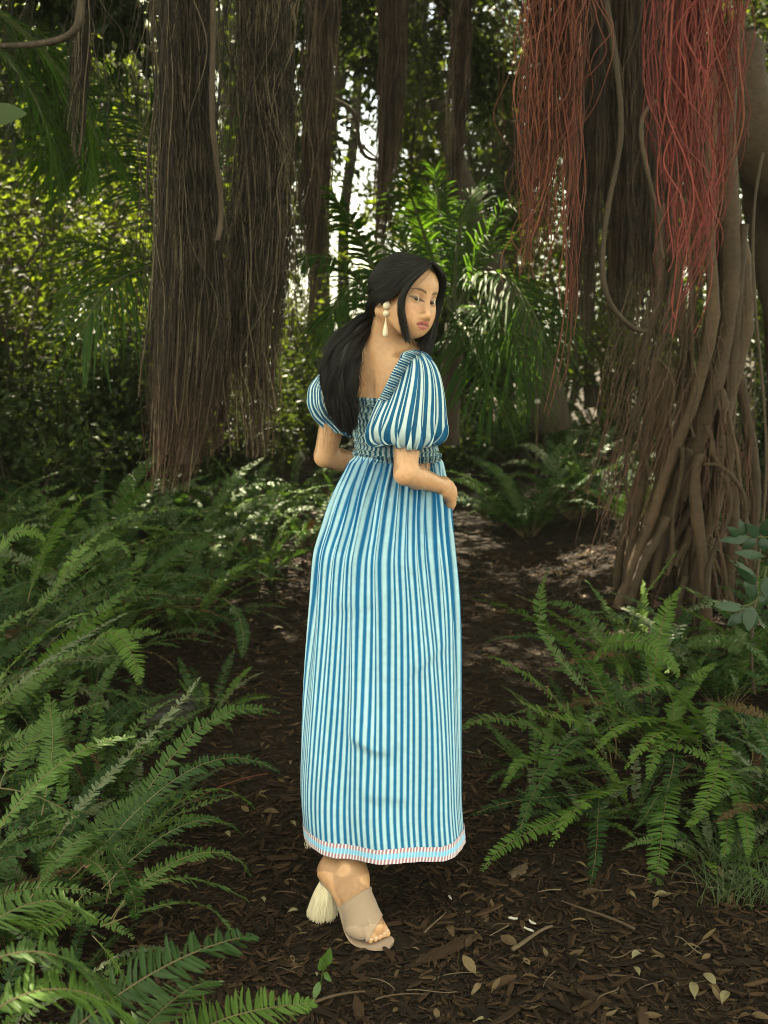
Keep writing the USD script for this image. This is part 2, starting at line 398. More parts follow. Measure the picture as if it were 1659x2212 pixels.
SHRUB_A = shrub_class('shrub_a', 1, 2.6, 1.25, 9, 0.030, 0.075, 4, 0.10, M_LEAF)
SHRUB_B = shrub_class('shrub_b', 2, 2.1, 1.0, 8, 0.025, 0.060, 5, 0.09, M_LEAF)
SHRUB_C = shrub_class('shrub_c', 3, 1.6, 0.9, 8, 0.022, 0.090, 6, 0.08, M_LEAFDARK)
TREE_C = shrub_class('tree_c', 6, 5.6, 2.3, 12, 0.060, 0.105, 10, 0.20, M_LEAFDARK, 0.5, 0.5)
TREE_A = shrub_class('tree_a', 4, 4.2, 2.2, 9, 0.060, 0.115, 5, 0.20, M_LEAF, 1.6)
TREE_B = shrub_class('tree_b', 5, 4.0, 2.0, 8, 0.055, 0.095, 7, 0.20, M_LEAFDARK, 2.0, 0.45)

def plants(spots, name, label, cat, group, r):
    for (x, y, s, c), w in zip(spots, ranks(spots)):
        plant(c, name, x, y, s, r.uniform(0, 6.28), label + ', ' + w, cat, group)

def plant(cls, name, x, y, s, rz, label, cat, group, zoff=0.0, sz=None):
    R = rotz(rz) @ np.diag([s, s, sz or s])
    return copy_of(cls, name, mat4(R, (x, y, float(gz(x, y)) - 0.03 + zoff)), label, cat, group)

rng = np.random.default_rng(77)
# the sunlit thicket at the left
plants(((-2.7, 5.6, 1.0, SHRUB_A), (-3.6, 6.6, 1.15, SHRUB_A), (-2.0, 7.0, 1.0, SHRUB_B), (-3.0, 8.2, 1.2, SHRUB_A), (-4.6, 7.6, 1.3, SHRUB_B), (-1.75, 8.8, 1.0, SHRUB_B), (-4.1, 9.6, 1.5, SHRUB_A), (-2.6, 10.2, 1.2, SHRUB_A), (-5.4, 9.0, 1.5, SHRUB_A), (-1.5, 10.6, 0.9, SHRUB_A)), 'shrub', 'yellow-green shrub of the sunlit thicket at left', 'shrub', 'shrubs of the left thicket', rng)
plants(((-1.6, 5.6, 0.75, SHRUB_C), (-2.3, 4.6, 0.7, SHRUB_C), (-3.1, 4.9, 0.85, SHRUB_C), (-2.1, 5.8, 0.9, SHRUB_C), (-3.9, 5.4, 1.2, SHRUB_C), (-1.2, 6.6, 0.8, SHRUB_C)), 'shrub', 'dark low shrub in front of the left thicket', 'shrub', 'dark shrubs of the left thicket', rng)
plants(((-6.0, 12.0, 1.0, TREE_A), (-3.2, 12.5, 1.0, TREE_A), (-5.0, 15.0, 1.2, TREE_B), (-8.4, 14.0, 1.2, TREE_B), (-2.1, 12.0, 0.85, TREE_B), (-4.2, 10.8, 0.95, TREE_B)), 'leafy_tree', 'tree behind the left thicket', 'tree', 'trees behind the left thicket', rng)
plants(((-5.4, 5.2, 1.1, SHRUB_A), (-6.4, 6.9, 1.3, SHRUB_A), (-6.0, 3.6, 1.1, SHRUB_C), (-7.6, 5.2, 1.3, SHRUB_B), (-7.2, 9.0, 1.4, SHRUB_A), (-9.5, 8.0, 1.5, TREE_C)), 'shrub', 'shrub continuing the thicket past the left edge', 'shrub', 'shrubs past the left edge', rng)
# right of the gap
plants(((1.15, 10.5, 0.85, TREE_B), (2.5, 9.5, 1.0, TREE_B), (1.7, 13.5, 1.05, TREE_B), (4.0, 12.5, 1.2, TREE_B), (3.2, 11.0, 1.0, TREE_A), (0.9, 13.2, 0.8, TREE_B), (5.8, 10.5, 1.1, TREE_B), (6.2, 14.0, 1.3, TREE_B), (8.5, 13.0, 1.3, TREE_A)), 'leafy_tree', 'small-leaved tree right of the bright gap', 'tree', 'trees right of the bright gap', rng)
plants(((-3.1, 17.5, 1.0, TREE_C), (-5.9, 18.5, 1.2, TREE_C), (-9.0, 19, 1.3, TREE_C), (-12.5, 20, 1.4, TREE_C), (4.2, 18.5, 1.2, TREE_C), (7.3, 19, 1.3, TREE_C), (10.8, 20, 1.4, TREE_C)), 'dense_tree', 'dense dark tree of the back row', 'tree', 'dense trees of the back row', rng)
plants(((-0.9, 15.5, 2.0, TREE_B), (0.5, 16.5, 2.1, TREE_B), (-2.2, 15.0, 1.9, TREE_B)), 'tall_tree', 'tall tree spreading its leaves above the bright gap', 'tree', 'tall trees above the bright gap', rng)
plants(((1.5, 9.0, 0.8, SHRUB_B), (2.4, 8.0, 0.8, SHRUB_A), (3.2, 9.2, 1.0, SHRUB_A), (2.1, 11.2, 1.1, SHRUB_A), (3.9, 8.0, 1.0, SHRUB_B), (4.7, 10.5, 1.3, SHRUB_A), (0.9, 12.0, 0.8, SHRUB_B), (2.9, 12.8, 1.2, SHRUB_A), (3.0, 6.2, 0.8, SHRUB_C), (3.9, 5.6, 0.9, SHRUB_B)), 'shrub', 'olive green shrub beyond the bend of the path', 'shrub', 'shrubs beyond the path', rng)
plants(((-0.9, 11.5, 0.58, SHRUB_B), (0.2, 12.5, 0.6, SHRUB_B), (-1.7, 13.5, 0.7, SHRUB_B), (-0.4, 16.0, 0.6, SHRUB_B), (-1.0, 7.2, 0.62, SHRUB_B), (-0.65, 8.3, 0.8, SHRUB_C), (-1.15, 9.5, 0.95, SHRUB_C), (0.1, 9.2, 0.75, SHRUB_C), (-0.5, 10.0, 0.8, SHRUB_B), (0.45, 7.6, 0.6, SHRUB_C), (0.7, 10.6, 1.15, SHRUB_C), (1.15, 12.2, 1.4, SHRUB_B), (0.75, 14.0, 1.5, SHRUB_A), (1.8, 15.0, 1.5, SHRUB_A), (-0.95, 8.6, 1.0, SHRUB_B)), 'shrub', 'low shrub under the bright gap', 'shrub', 'low shrubs under the bright gap', rng)
plants([(x + rng.uniform(-0.6, 0.6), rng.uniform(24, 31), rng.uniform(1.4, 1.9), TREE_A) for x in (-19, -15.5, -12, -9, -6.4, 3.4, 6.2, 9, 12.5, 16)], 'far_tree', 'pale far tree glimpsed through the thicket', 'tree', 'far trees', rng)

# slender trunk seen in the bright gap
def simple_trunk(name, px, rad, label, cat='tree', sides=9, mat=M_TRUNK, child='trunk', group=None):
    pts = [at(*p) for p in px]
    base = pts[-1]
    t = thing(name, label, cat, group)
    c = spline(pts, 24)
    part(child, tube(c, np.interp(np.linspace(0, 1, 24), np.linspace(0, 1, len(rad)), rad), sides), mat, t, smooth=True)
    return t, c
t_, c_ = simple_trunk('slender_tree', [(800, -300, 16), (778, 0, 16), (772, 200, 16), (765, 300, 16), (748, 420, 16), (742, 600, 16), (738, 815, 16)], [0.05, 0.06, 0.065, 0.07, 0.08, 0.09], 'slender dark trunk crossing the bright gap in the leaves')
for k, (a, b, c) in enumerate((((772, 230), (740, 200), (690, 190)), ((768, 300), (800, 330), (830, 350)), ((768, 270), (735, 250), (715, 262)))):
    part('branch', tube(spline([at(*a, 16), at(*b, 16), at(*c, 15.9)], 10), np.linspace(0.03, 0.012, 10), 6), M_TRUNK, t_, smooth=True)
t_, c_ = simple_trunk('leaning_tree', [(900, 60, 11.4), (980, 330, 11.0), (1060, 560, 10.6), (1110, 680, 10.5), (1150, 765, 10.4), (1180, 850, 10.3), (1192, 925, 10.3)], [0.08, 0.085, 0.09, 0.105, 0.125, 0.15, 0.17], 'dark thick trunk leaning left at the far end of the path')
simple_trunk('slender_tree', [(1262, 640, 12), (1270, 760, 12), (1275, 880, 12)], [0.05, 0.055, 0.065], 'thin upright dark trunk just right of the leaning trunk')
# branches and vines high at the left
t_, c_ = simple_trunk('bare_branch', [(182, -60, 4.2), (176, 0, 4.2), (165, 60, 4.2), (120, 88, 4.25), (40, 98, 4.3), (-60, 100, 4.3)], [0.014, 0.014, 0.013, 0.012, 0.010, 0.008], 'bare crooked grey branch at the top left corner', 'branch', child='wood')
t_, c_ = simple_trunk('bare_branch', [(690, 170, 7), (720, 215, 7), (760, 240, 7), (775, 300, 7), (830, 345, 7.1)], [0.014, 0.014, 0.013, 0.012, 0.010], 'thin bare branch crossing the top of the bright gap', 'branch', child='wood')

# leafy boughs that hang into the picture's top, and the spreading crown overhead that shades the path
def bough(px, depth, label, n, leaf, mat, jit=0.16, spreadz=0.10, seed=1, group=None):
    r = np.random.default_rng(seed)
    pts = spline([at(x, y, depth + dd) for x, y, dd in px], 22)
    t = thing('leafy_bough', label, 'branch', group)
    tubes_ = [tube(pts, np.linspace(0.022, 0.006, 22), 6)]
    P, D = [], []
    for k in range(n):
        j = r.integers(2, 22)
        d = r.normal(0, 1, 3); d[2] = -abs(d[2]) * 0.6; d /= np.linalg.norm(d)
        L = r.uniform(0.15, 0.55)
        s = spline([pts[j], pts[j] + d * L * 0.5 + np.array([0, 0, 0.03]), pts[j] + d * L - np.array([0, 0, 0.08])], 6)
        tubes_.append(tube(s, np.linspace(0.005, 0.002, 6), 3, cap=False))
        for q in range(1, 6):
            for e in range(3):
                P.append(s[q] + r.normal(0, 0.03, 3)); D.append(d)
    part('wood', join(tubes_), M_TRUNK, t, smooth=True)
    part('foliage', leaves_at(np.array(P), np.array(D), leaf, r), mat, t, kind='stuff')
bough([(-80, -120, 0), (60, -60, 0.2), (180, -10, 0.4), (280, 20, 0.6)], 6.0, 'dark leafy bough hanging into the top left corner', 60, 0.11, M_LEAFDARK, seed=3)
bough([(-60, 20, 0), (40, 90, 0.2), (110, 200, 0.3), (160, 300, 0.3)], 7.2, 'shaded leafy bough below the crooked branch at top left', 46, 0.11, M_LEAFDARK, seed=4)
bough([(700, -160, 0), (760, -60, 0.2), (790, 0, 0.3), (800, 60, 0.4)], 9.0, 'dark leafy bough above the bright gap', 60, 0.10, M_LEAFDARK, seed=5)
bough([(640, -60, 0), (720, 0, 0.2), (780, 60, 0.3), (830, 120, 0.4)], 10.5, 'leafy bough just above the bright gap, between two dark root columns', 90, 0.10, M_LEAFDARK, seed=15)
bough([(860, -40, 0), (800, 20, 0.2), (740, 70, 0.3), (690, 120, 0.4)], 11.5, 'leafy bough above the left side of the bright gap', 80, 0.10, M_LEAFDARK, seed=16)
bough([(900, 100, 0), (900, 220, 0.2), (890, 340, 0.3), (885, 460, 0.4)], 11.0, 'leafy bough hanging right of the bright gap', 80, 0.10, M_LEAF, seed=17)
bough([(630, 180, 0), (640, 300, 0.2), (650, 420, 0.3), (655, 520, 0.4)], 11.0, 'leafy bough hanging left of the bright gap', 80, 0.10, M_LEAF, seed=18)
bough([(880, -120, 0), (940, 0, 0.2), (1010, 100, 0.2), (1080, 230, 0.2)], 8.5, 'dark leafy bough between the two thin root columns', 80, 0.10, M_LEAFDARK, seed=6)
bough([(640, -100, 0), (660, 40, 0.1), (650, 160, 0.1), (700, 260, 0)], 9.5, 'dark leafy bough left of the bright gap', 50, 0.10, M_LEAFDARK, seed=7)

# ================================================================ hanging roots and the banyan
def root_material(name, ramp, rough=0.8, hue=None, spec=0.25):
    return nmat(name, {'o': ('object_info', {}), 'h': ('hair_info', {}), 'g': ('geometry', {}), 'n': ('noise_texture', {'scale': 14.0, 'detail': 3.0}),
        'w': ('white_noise_texture', {'dimensions': '1D'}), 'a': ('math', {'math_type': 'multiply_add', 'value2': 0.6}), 's': ('math', {'math_type': 'multiply', 'value2': 0.4}), 'r': ('rgb_ramp', {'ramp': ramp}), 'p': ('principled_bsdf', {'roughness': rough, 'specular_ior_level': spec})},
        [('g.position', 'n.vector'), ('h.index', 'w.w'), ('w.value', 'a.value1'), ('n.fac', 's.value1'), ('s.value', 'a.value3'), ('a.value', 'r.fac'), ('r.color', 'p.base_color')])
def tip_root(name, ramp, red, z0=1.5, z1=0.75):
    """Root bark of one tone, turning reddish towards the young tips near the ground."""
    return nmat(name, {'g': ('geometry', {}), 'n': ('noise_texture', {'scale': 9.0, 'detail': 4.0}), 'r': ('rgb_ramp', {'ramp': ramp}), 's': ('separate_xyz', {}), 'z': ('map_range', {'from_min': z0, 'from_max': z1, 'clamp': True}),
        'nz': ('noise_texture', {'scale': 26.0, 'detail': 2.0}), 'm0': ('math', {'math_type': 'multiply'}), 'm': ('mix', {'color2': red}), 'p': ('principled_bsdf', {'roughness': 0.8, 'specular_ior_level': 0.25})},
        [('g.position', 'n.vector'), ('g.position', 'nz.vector'), ('g.position', 's.vector'), ('n.fac', 'r.fac'), ('s.z', 'z.value'), ('z.result', 'm0.value1'), ('nz.fac', 'm0.value2'), ('m0.value', 'm.fac'), ('r.color', 'm.color1'), ('m.color', 'p.base_color')])
RED1 = (0.065, 0.022, 0.015)
M_ROOT = [tip_root('root_dark', [(0.3, (0.0050, 0.0036, 0.0022)), (0.7, (0.0173, 0.0115, 0.0072))], RED1), tip_root('root_mid', [(0.3, (0.0158, 0.0108, 0.0065)), (0.7, (0.0403, 0.0281, 0.0173))], RED1), tip_root('root_pale', [(0.3, (0.0720, 0.0533, 0.0346)), (0.7, (0.1656, 0.1296, 0.0864))], (0.30, 0.16, 0.10))]
M_ROOTDARK = [tip_root('dark_root_dark', [(0.3, (0.012, 0.008, 0.006)), (0.7, (0.032, 0.021, 0.015))], (0.04, 0.014, 0.011), 1.5, 0.9), tip_root('dark_root_mid', [(0.3, (0.030, 0.020, 0.014)), (0.7, (0.075, 0.047, 0.032))], (0.07, 0.024, 0.017), 1.5, 0.9), tip_root('dark_root_pale', [(0.3, (0.07, 0.045, 0.030)), (0.7, (0.14, 0.09, 0.06))], (0.12, 0.05, 0.035), 1.5, 0.9)]
M_ROOTRED = [tip_root('red_root_dark', [(0.3, (0.0150, 0.0068, 0.0041)), (0.7, (0.0374, 0.0136, 0.0075))], (0.06, 0.018, 0.011), 3, 2), tip_root('red_root_mid', [(0.3, (0.0374, 0.0136, 0.0075)), (0.7, (0.0850, 0.0258, 0.0136))], (0.14, 0.036, 0.022), 3, 2), tip_root('red_root_pale', [(0.3, (0.0850, 0.0272, 0.0150)), (0.7, (0.1700, 0.0578, 0.0286))], (0.22, 0.065, 0.04), 3, 2)]
M_ROOTPINK = [tip_root('pink_root_dark', [(0.3, (0.0240, 0.0064, 0.0048)), (0.7, (0.0680, 0.0144, 0.0096))], (0.09, 0.016, 0.015), 3, 2), tip_root('pink_root_mid', [(0.3, (0.0480, 0.0112, 0.0072)), (0.7, (0.1080, 0.0208, 0.0152))], (0.14, 0.024, 0.022), 3, 2), tip_root('pink_root_pale', [(0.3, (0.1120, 0.0256, 0.0160)), (0.7, (0.2000, 0.0480, 0.0320))], (0.24, 0.045, 0.042), 3, 2)]
def solid_root(name, ramp, scale):
    return nmat(name, {'o': ('object_info', {}), 'tc': ('texture_coordinate', {}), 'mp': ('mapping', {'scale': scale}), 'n': ('noise_texture', {'scale': 1.0, 'detail': 6.0, 'roughness': 0.7}), 'n2': ('noise_texture', {'scale': 7.0, 'detail': 3.0}),
        'wv': ('wave_texture', {'bands_direction': 'z', 'scale': 12.0, 'distortion': 6.0, 'detail': 3.0}), 'ad': ('math', {'math_type': 'multiply_add', 'value2': 0.35}), 's2': ('math', {'math_type': 'multiply_add', 'value2': 0.5}), 'mul': ('math', {'math_type': 'multiply', 'value2': 0.25}),
        'r': ('rgb_ramp', {'ramp': ramp}), 'b': ('bump', {'strength': 0.7, 'distance': 0.006}), 'p': ('principled_bsdf', {'roughness': 0.78, 'specular_ior_level': 0.3})},
        [('tc.object', 'mp.vector'), ('mp.vector', 'n.vector'), ('tc.object', 'n2.vector'), ('tc.object', 'wv.vector'), ('o.random', 'mul.value1'), ('n.fac', 's2.value1'), ('mul.value', 's2.value3'), ('n2.fac', 'ad.value1'), ('s2.value', 'ad.value3'), ('ad.value', 'r.fac'), ('r.color', 'p.base_color'), ('n.fac', 'b.height'), ('b.normal', 'p.normal')])
M_BANYAN = solid_root('banyan_bark', [(0.25, (0.0113, 0.0063, 0.0035)), (0.5, (0.0331, 0.0190, 0.0099)), (0.72, (0.0634, 0.0380, 0.0197)), (0.92, (0.1197, 0.0810, 0.0479))], (30, 30, 60))

def bundle(name, px, d, n, width, mat, label, seed, wander=0.010, group=None, thick=0, tmat=None, short=0.5, flat=0.75, category='aerial roots', twist=0.4, minlen=0.6, tones=(0.52, 0.36, 0.12), clump=0.15):
    """Roots hanging in a bundle. px: rows (x, y, half width) of the 1659 x 2211 picture from the top down, at distance d; n fine roots, some thicker single ones."""
    r = np.random.default_rng(seed)
    pr = np.array(px, float)
    C = spline(np.array([at(x, y, d) for x, y, _ in pr]), 40)
    zz = np.array([at(x, y, d)[2] for x, y, _ in pr])
    hw = np.interp(-C[:, 2], -zz, pr[:, 2]) * d / PXF
    t = thing(name, label, category, group)
    sets = [([], []), ([], []), ([], [])]
    n_cl = max(8, n // 22)
    ca, cr = r.uniform(0, 6.28, n_cl), np.sqrt(r.uniform(0.03, 1, n_cl)) * 0.9
    cx, cy = cr * np.cos(ca), cr * np.sin(ca)
    cL = r.uniform(minlen, 1.06, n_cl)
    s = np.arange(40)
    u = s / 39.0
    cw = r.uniform(0, 6.28, (n_cl, 2)); cf = r.uniform(2, 6, n_cl)
    for k in range(n):
        c = r.integers(0, n_cl)
        x0, y0 = cx[c] + r.normal(0, clump), cy[c] + r.normal(0, clump)
        dx, dy = r.normal(0, clump, 2)
        if r.uniform() < 0.12:
            dx, dy = r.normal(0, 0.65, 2)
        x1, y1 = x0 + dx, y0 + dy
        rr = math.hypot(x1, y1)
        lim = 0.95 if r.uniform() < 0.93 else 1.2
        if rr > lim:
            x1, y1 = x1 / rr * lim, y1 / rr * lim
        L = int(40 * min(1.0, cL[c] * r.uniform(0.72, 1.0))) if r.uniform() < 0.8 else int(40 * r.uniform(minlen * 0.6, 1.0))
        L = max(8, L)
        mu = u ** r.uniform(0.6, 1.8)
        ox, oy = x0 + (x1 - x0) * mu, y0 + (y1 - y0) * mu
        w1, w2, w3 = r.uniform(0, 6.28, 3)
        f1, f2, f3 = r.uniform(3, 9), r.uniform(10, 22), r.uniform(24, 40)
        am = wander * r.uniform(0.3, 1.4) * (2.6 if r.uniform() < 0.18 else 1.0)
        sway = wander * 0.9 * np.sin(cf[c] * u + cw[c, 0])
        p = C + np.stack([ox * hw, oy * hw * flat, 0 * hw], 1) + np.stack([sway + am * np.sin(f1 * u + w1) + am * 0.35 * np.sin(f2 * u + w2) + am * 0.15 * np.sin(f3 * u + w3), am * np.cos(f1 * u + w3) + am * 0.3 * np.sin(f2 * u + w1), 0.01 * np.sin(f1 * u + w2)], 1)
        tone = r.choice(3, p=tones)
        w = width * r.uniform(0.45, 1.0) * (1.7 if r.uniform() < 0.07 else 1.0) * (0.8 if tone == 2 else 1.0)
        sets[tone][0].append(p[:L]); sets[tone][1].append(np.linspace(w, w * r.uniform(0.3, 0.8), L))
    for (st_, wd_), m_ in zip(sets, mat):
        if st_:
            curves('fine_roots', st_, wd_, m_, t, kind='stuff')
    for k in range(thick):
        a = r.uniform(0, 2 * np.pi)
        rad = r.uniform(0.75, 1.02)
        u = s / 39.0
        w1, w2 = r.uniform(0, 6.28, 2)
        ox = rad * np.cos(a + twist * r.normal() * u); oy = -abs(rad * np.sin(a)) if r.uniform() < 0.75 else rad * np.sin(a)
        am = wander * r.uniform(0.8, 2.2)
        p = C + np.stack([ox * hw, oy * hw * flat + 0 * hw, 0 * hw], 1) + np.stack([am * np.sin(r.uniform(2, 6) * u + w1) + am * .5 * np.sin(11 * u + w2), 0.5 * am * np.sin(7 * u + w2), 0 * u], 1)
        L0, L1 = (0, int(r.uniform(22, 40))) if r.uniform() < 0.7 else (int(r.uniform(4, 14)), 40)
        w = width * r.uniform(0.55, 1.0)
        part('aerial_root', tube(p[L0:L1], np.linspace(w, w * 0.45, L1 - L0) * (1 + 0.18 * np.sin(np.arange(L1 - L0) * 1.7 + k)), 6), tmat or mat[1], t, smooth=True)
    return t

M_ROOTTAN = solid_root('tan_roots', [(0.25, (0.0300, 0.0210, 0.0132)), (0.55, (0.0750, 0.0540, 0.0348)), (0.85, (0.1500, 0.1140, 0.0780))], (60, 60, 20))
M_LIANA = solid_root('liana_bark', [(0.25, (0.014, 0.009, 0.005)), (0.55, (0.040, 0.026, 0.015)), (0.85, (0.085, 0.058, 0.034))], (90, 90, 50))
M_ROOTREDS = solid_root('red_roots', [(0.25, (0.0340, 0.0109, 0.0068)), (0.55, (0.0952, 0.0245, 0.0136)), (0.85, (0.1700, 0.0510, 0.0272))], (60, 60, 20))
M_ROOTPINKS = solid_root('pink_roots', [(0.25, (0.0400, 0.0096, 0.0064)), (0.55, (0.1120, 0.0216, 0.0160)), (0.85, (0.2000, 0.0496, 0.0320))], (60, 60, 20))
bundle('hanging_root_column', [(404, -160, 38), (408, 150, 40), (414, 450, 50), (412, 650, 72), (402, 800, 74), (390, 930, 66), (368, 1060, 52)], 4.7, 2000, 0.0038, M_ROOT, 'leftmost thick column of grey-brown hanging aerial roots with reddish tips above the ferns', 101, 0.020, thick=18, tmat=M_ROOTTAN, minlen=0.70)
bundle('hanging_root_column', [(580, -160, 38), (578, 150, 38), (570, 420, 46), (550, 620, 64), (540, 760, 60), (546, 870, 52), (550, 985, 40)], 4.9, 1900, 0.0038, M_ROOT, 'second thick column of hanging aerial roots, paler and more tangled, left of the woman', 102, 0.026, thick=26, tmat=M_ROOTTAN, minlen=0.66, tones=(0.42, 0.38, 0.20))
bundle('hanging_root_column', [(480, 560, 22), (478, 680, 40), (470, 800, 42), (466, 900, 34), (462, 1000, 26)], 5.5, 420, 0.0038, M_ROOT, 'dark matted roots low between the two thick root columns', 120, 0.016, tones=(0.8, 0.18, 0.02))
bundle('red_root_tips', [(352, -160, 14), (350, 300, 16), (348, 560, 20), (345, 800, 20), (342, 960, 18), (350, 1080, 10)], 4.45, 120, 0.0032, M_ROOT, 'dark red root tips hanging lowest at the left edge of the leftmost root column', 103, 0.012, minlen=0.6)
bundle('hanging_root_column', [(706, -120, 36), (694, 200, 32), (684, 420, 36), (676, 560, 34), (668, 650, 24), (664, 690, 10)], 6.2, 520, 0.0050, M_ROOTDARK, 'thin dark reddish root column just left of the bright gap', 104, 0.014)
bundle('hanging_root_column', [(856, -120, 32), (848, 180, 30), (836, 400, 24), (826, 520, 16), (822, 580, 8)], 6.6, 520, 0.0050, M_ROOTDARK, 'thin dark root column just right of the bright gap above the woman', 105, 0.010)
bundle('hanging_root_column', [(1002, -120, 24), (992, 150, 20), (984, 340, 16), (974, 480, 9)], 7.2, 300, 0.0052, M_ROOTDARK, 'narrow dark root column above the palm, right of the head', 106, 0.012)
bundle('hanging_root_column', [(186, -120, 16), (180, 120, 20), (174, 250, 19), (168, 330, 9), (165, 362, 3)], 4.4, 260, 0.0034, M_ROOT, 'short slim root column ending high at the left, beside the dark palm frond', 107, 0.008, thick=3, tmat=M_ROOTTAN)
bundle('hanging_root_column', [(1268, -120, 38), (1262, 250, 34), (1258, 520, 31), (1254, 700, 27), (1256, 790, 16)], 6.6, 700, 0.0055, M_ROOTDARK, 'dark root column behind the left red roots, left of the liana', 108, 0.014)
bundle('hanging_root_column', [(1340, -120, 52), (1336, 250, 44), (1328, 520, 36), (1326, 700, 30), (1328, 775, 18)], 7.2, 700, 0.0055, M_ROOTDARK, 'dark root column in shade just right of the liana', 109, 0.014)
bundle('hanging_root_column', [(1440, -120, 60), (1435, 200, 60), (1420, 480, 52), (1410, 680, 42), (1415, 850, 36)], 5.9, 700, 0.0050, M_ROOTDARK, 'shadowed root curtain between the liana and the banyan trunk', 110, 0.016)
bundle('red_hanging_roots', [(1192, -120, 60), (1190, 120, 58), (1182, 300, 60), (1172, 420, 58), (1160, 520, 46), (1150, 600, 36)], 2.35, 250, 0.0026, M_ROOTRED, 'near curtain of rust red roots hanging right of the woman, the left one', 111, 0.014, clump=0.08, thick=10, tmat=M_ROOTREDS, short=0.6, flat=0.5)
bundle('red_hanging_roots', [(1478, -120, 48), (1474, 120, 46), (1472, 300, 40), (1474, 450, 36), (1466, 560, 26), (1445, 720, 14)], 2.2, 130, 0.0027, M_ROOTPINK, 'near curtain of pinkish red roots at the upper right, in front of the banyan', 112, 0.018, clump=0.07, thick=9, tmat=M_ROOTPINKS, short=0.7, flat=0.5, minlen=0.45)
bundle('red_hanging_roots', [(1572, -120, 20), (1568, 100, 22), (1562, 250, 22), (1540, 400, 26), (1500, 520, 20), (1480, 640, 10)], 2.3, 60, 0.0027, M_ROOTPINK, 'rightmost strand of orange red roots in front of the banyan', 113, 0.018, clump=0.10, thick=6, tmat=M_ROOTREDS, short=0.6, flat=0.6, minlen=0.45)
bundle('red_hanging_roots', [(1236, -60, 16), (1238, 300, 16), (1232, 600, 14), (1224, 740, 16), (1212, 840, 18), (1200, 890, 12)], 3.2, 26, 0.0030, M_ROOTRED, 'long thin red roots hanging low beside the path, right of the sleeve', 114, 0.014, thick=3, tmat=M_ROOTREDS, short=0.4, flat=0.6)
for k, (x, d, y1, w) in enumerate(((330, 4.2, 640, 26), (250, 5.0, 420, 40), (620, 5.2, 700, 16), (1095, 6.5, 420, 36), (905, 7.0, 420, 26), (1130, 6.0, 330, 30), (490, 5.2, 560, 20), (60, 5.5, 380, 50))):
    bundle('loose_roots', [(x, -120, w), (x - 4, y1 * 0.4, w), (x - 10, y1 * 0.75, w * 0.9), (x - 16, y1, w * 0.6)], d, 16, 0.0030, M_ROOT if k != 3 else M_ROOTRED, ('single loose roots hanging left of the leftmost root column', 'few loose roots in front of the dark palm frond at left', 'loose roots right of the second thick root column', 'thin reddish loose roots left of the near red curtain', 'thin loose roots between the two narrow dark columns', 'sparse loose roots right of the narrow dark column', 'loose roots between the two thick root columns', 'loose roots hanging at the far top left')[k], 130 + k, 0.02, short=0.9, minlen=0.3)

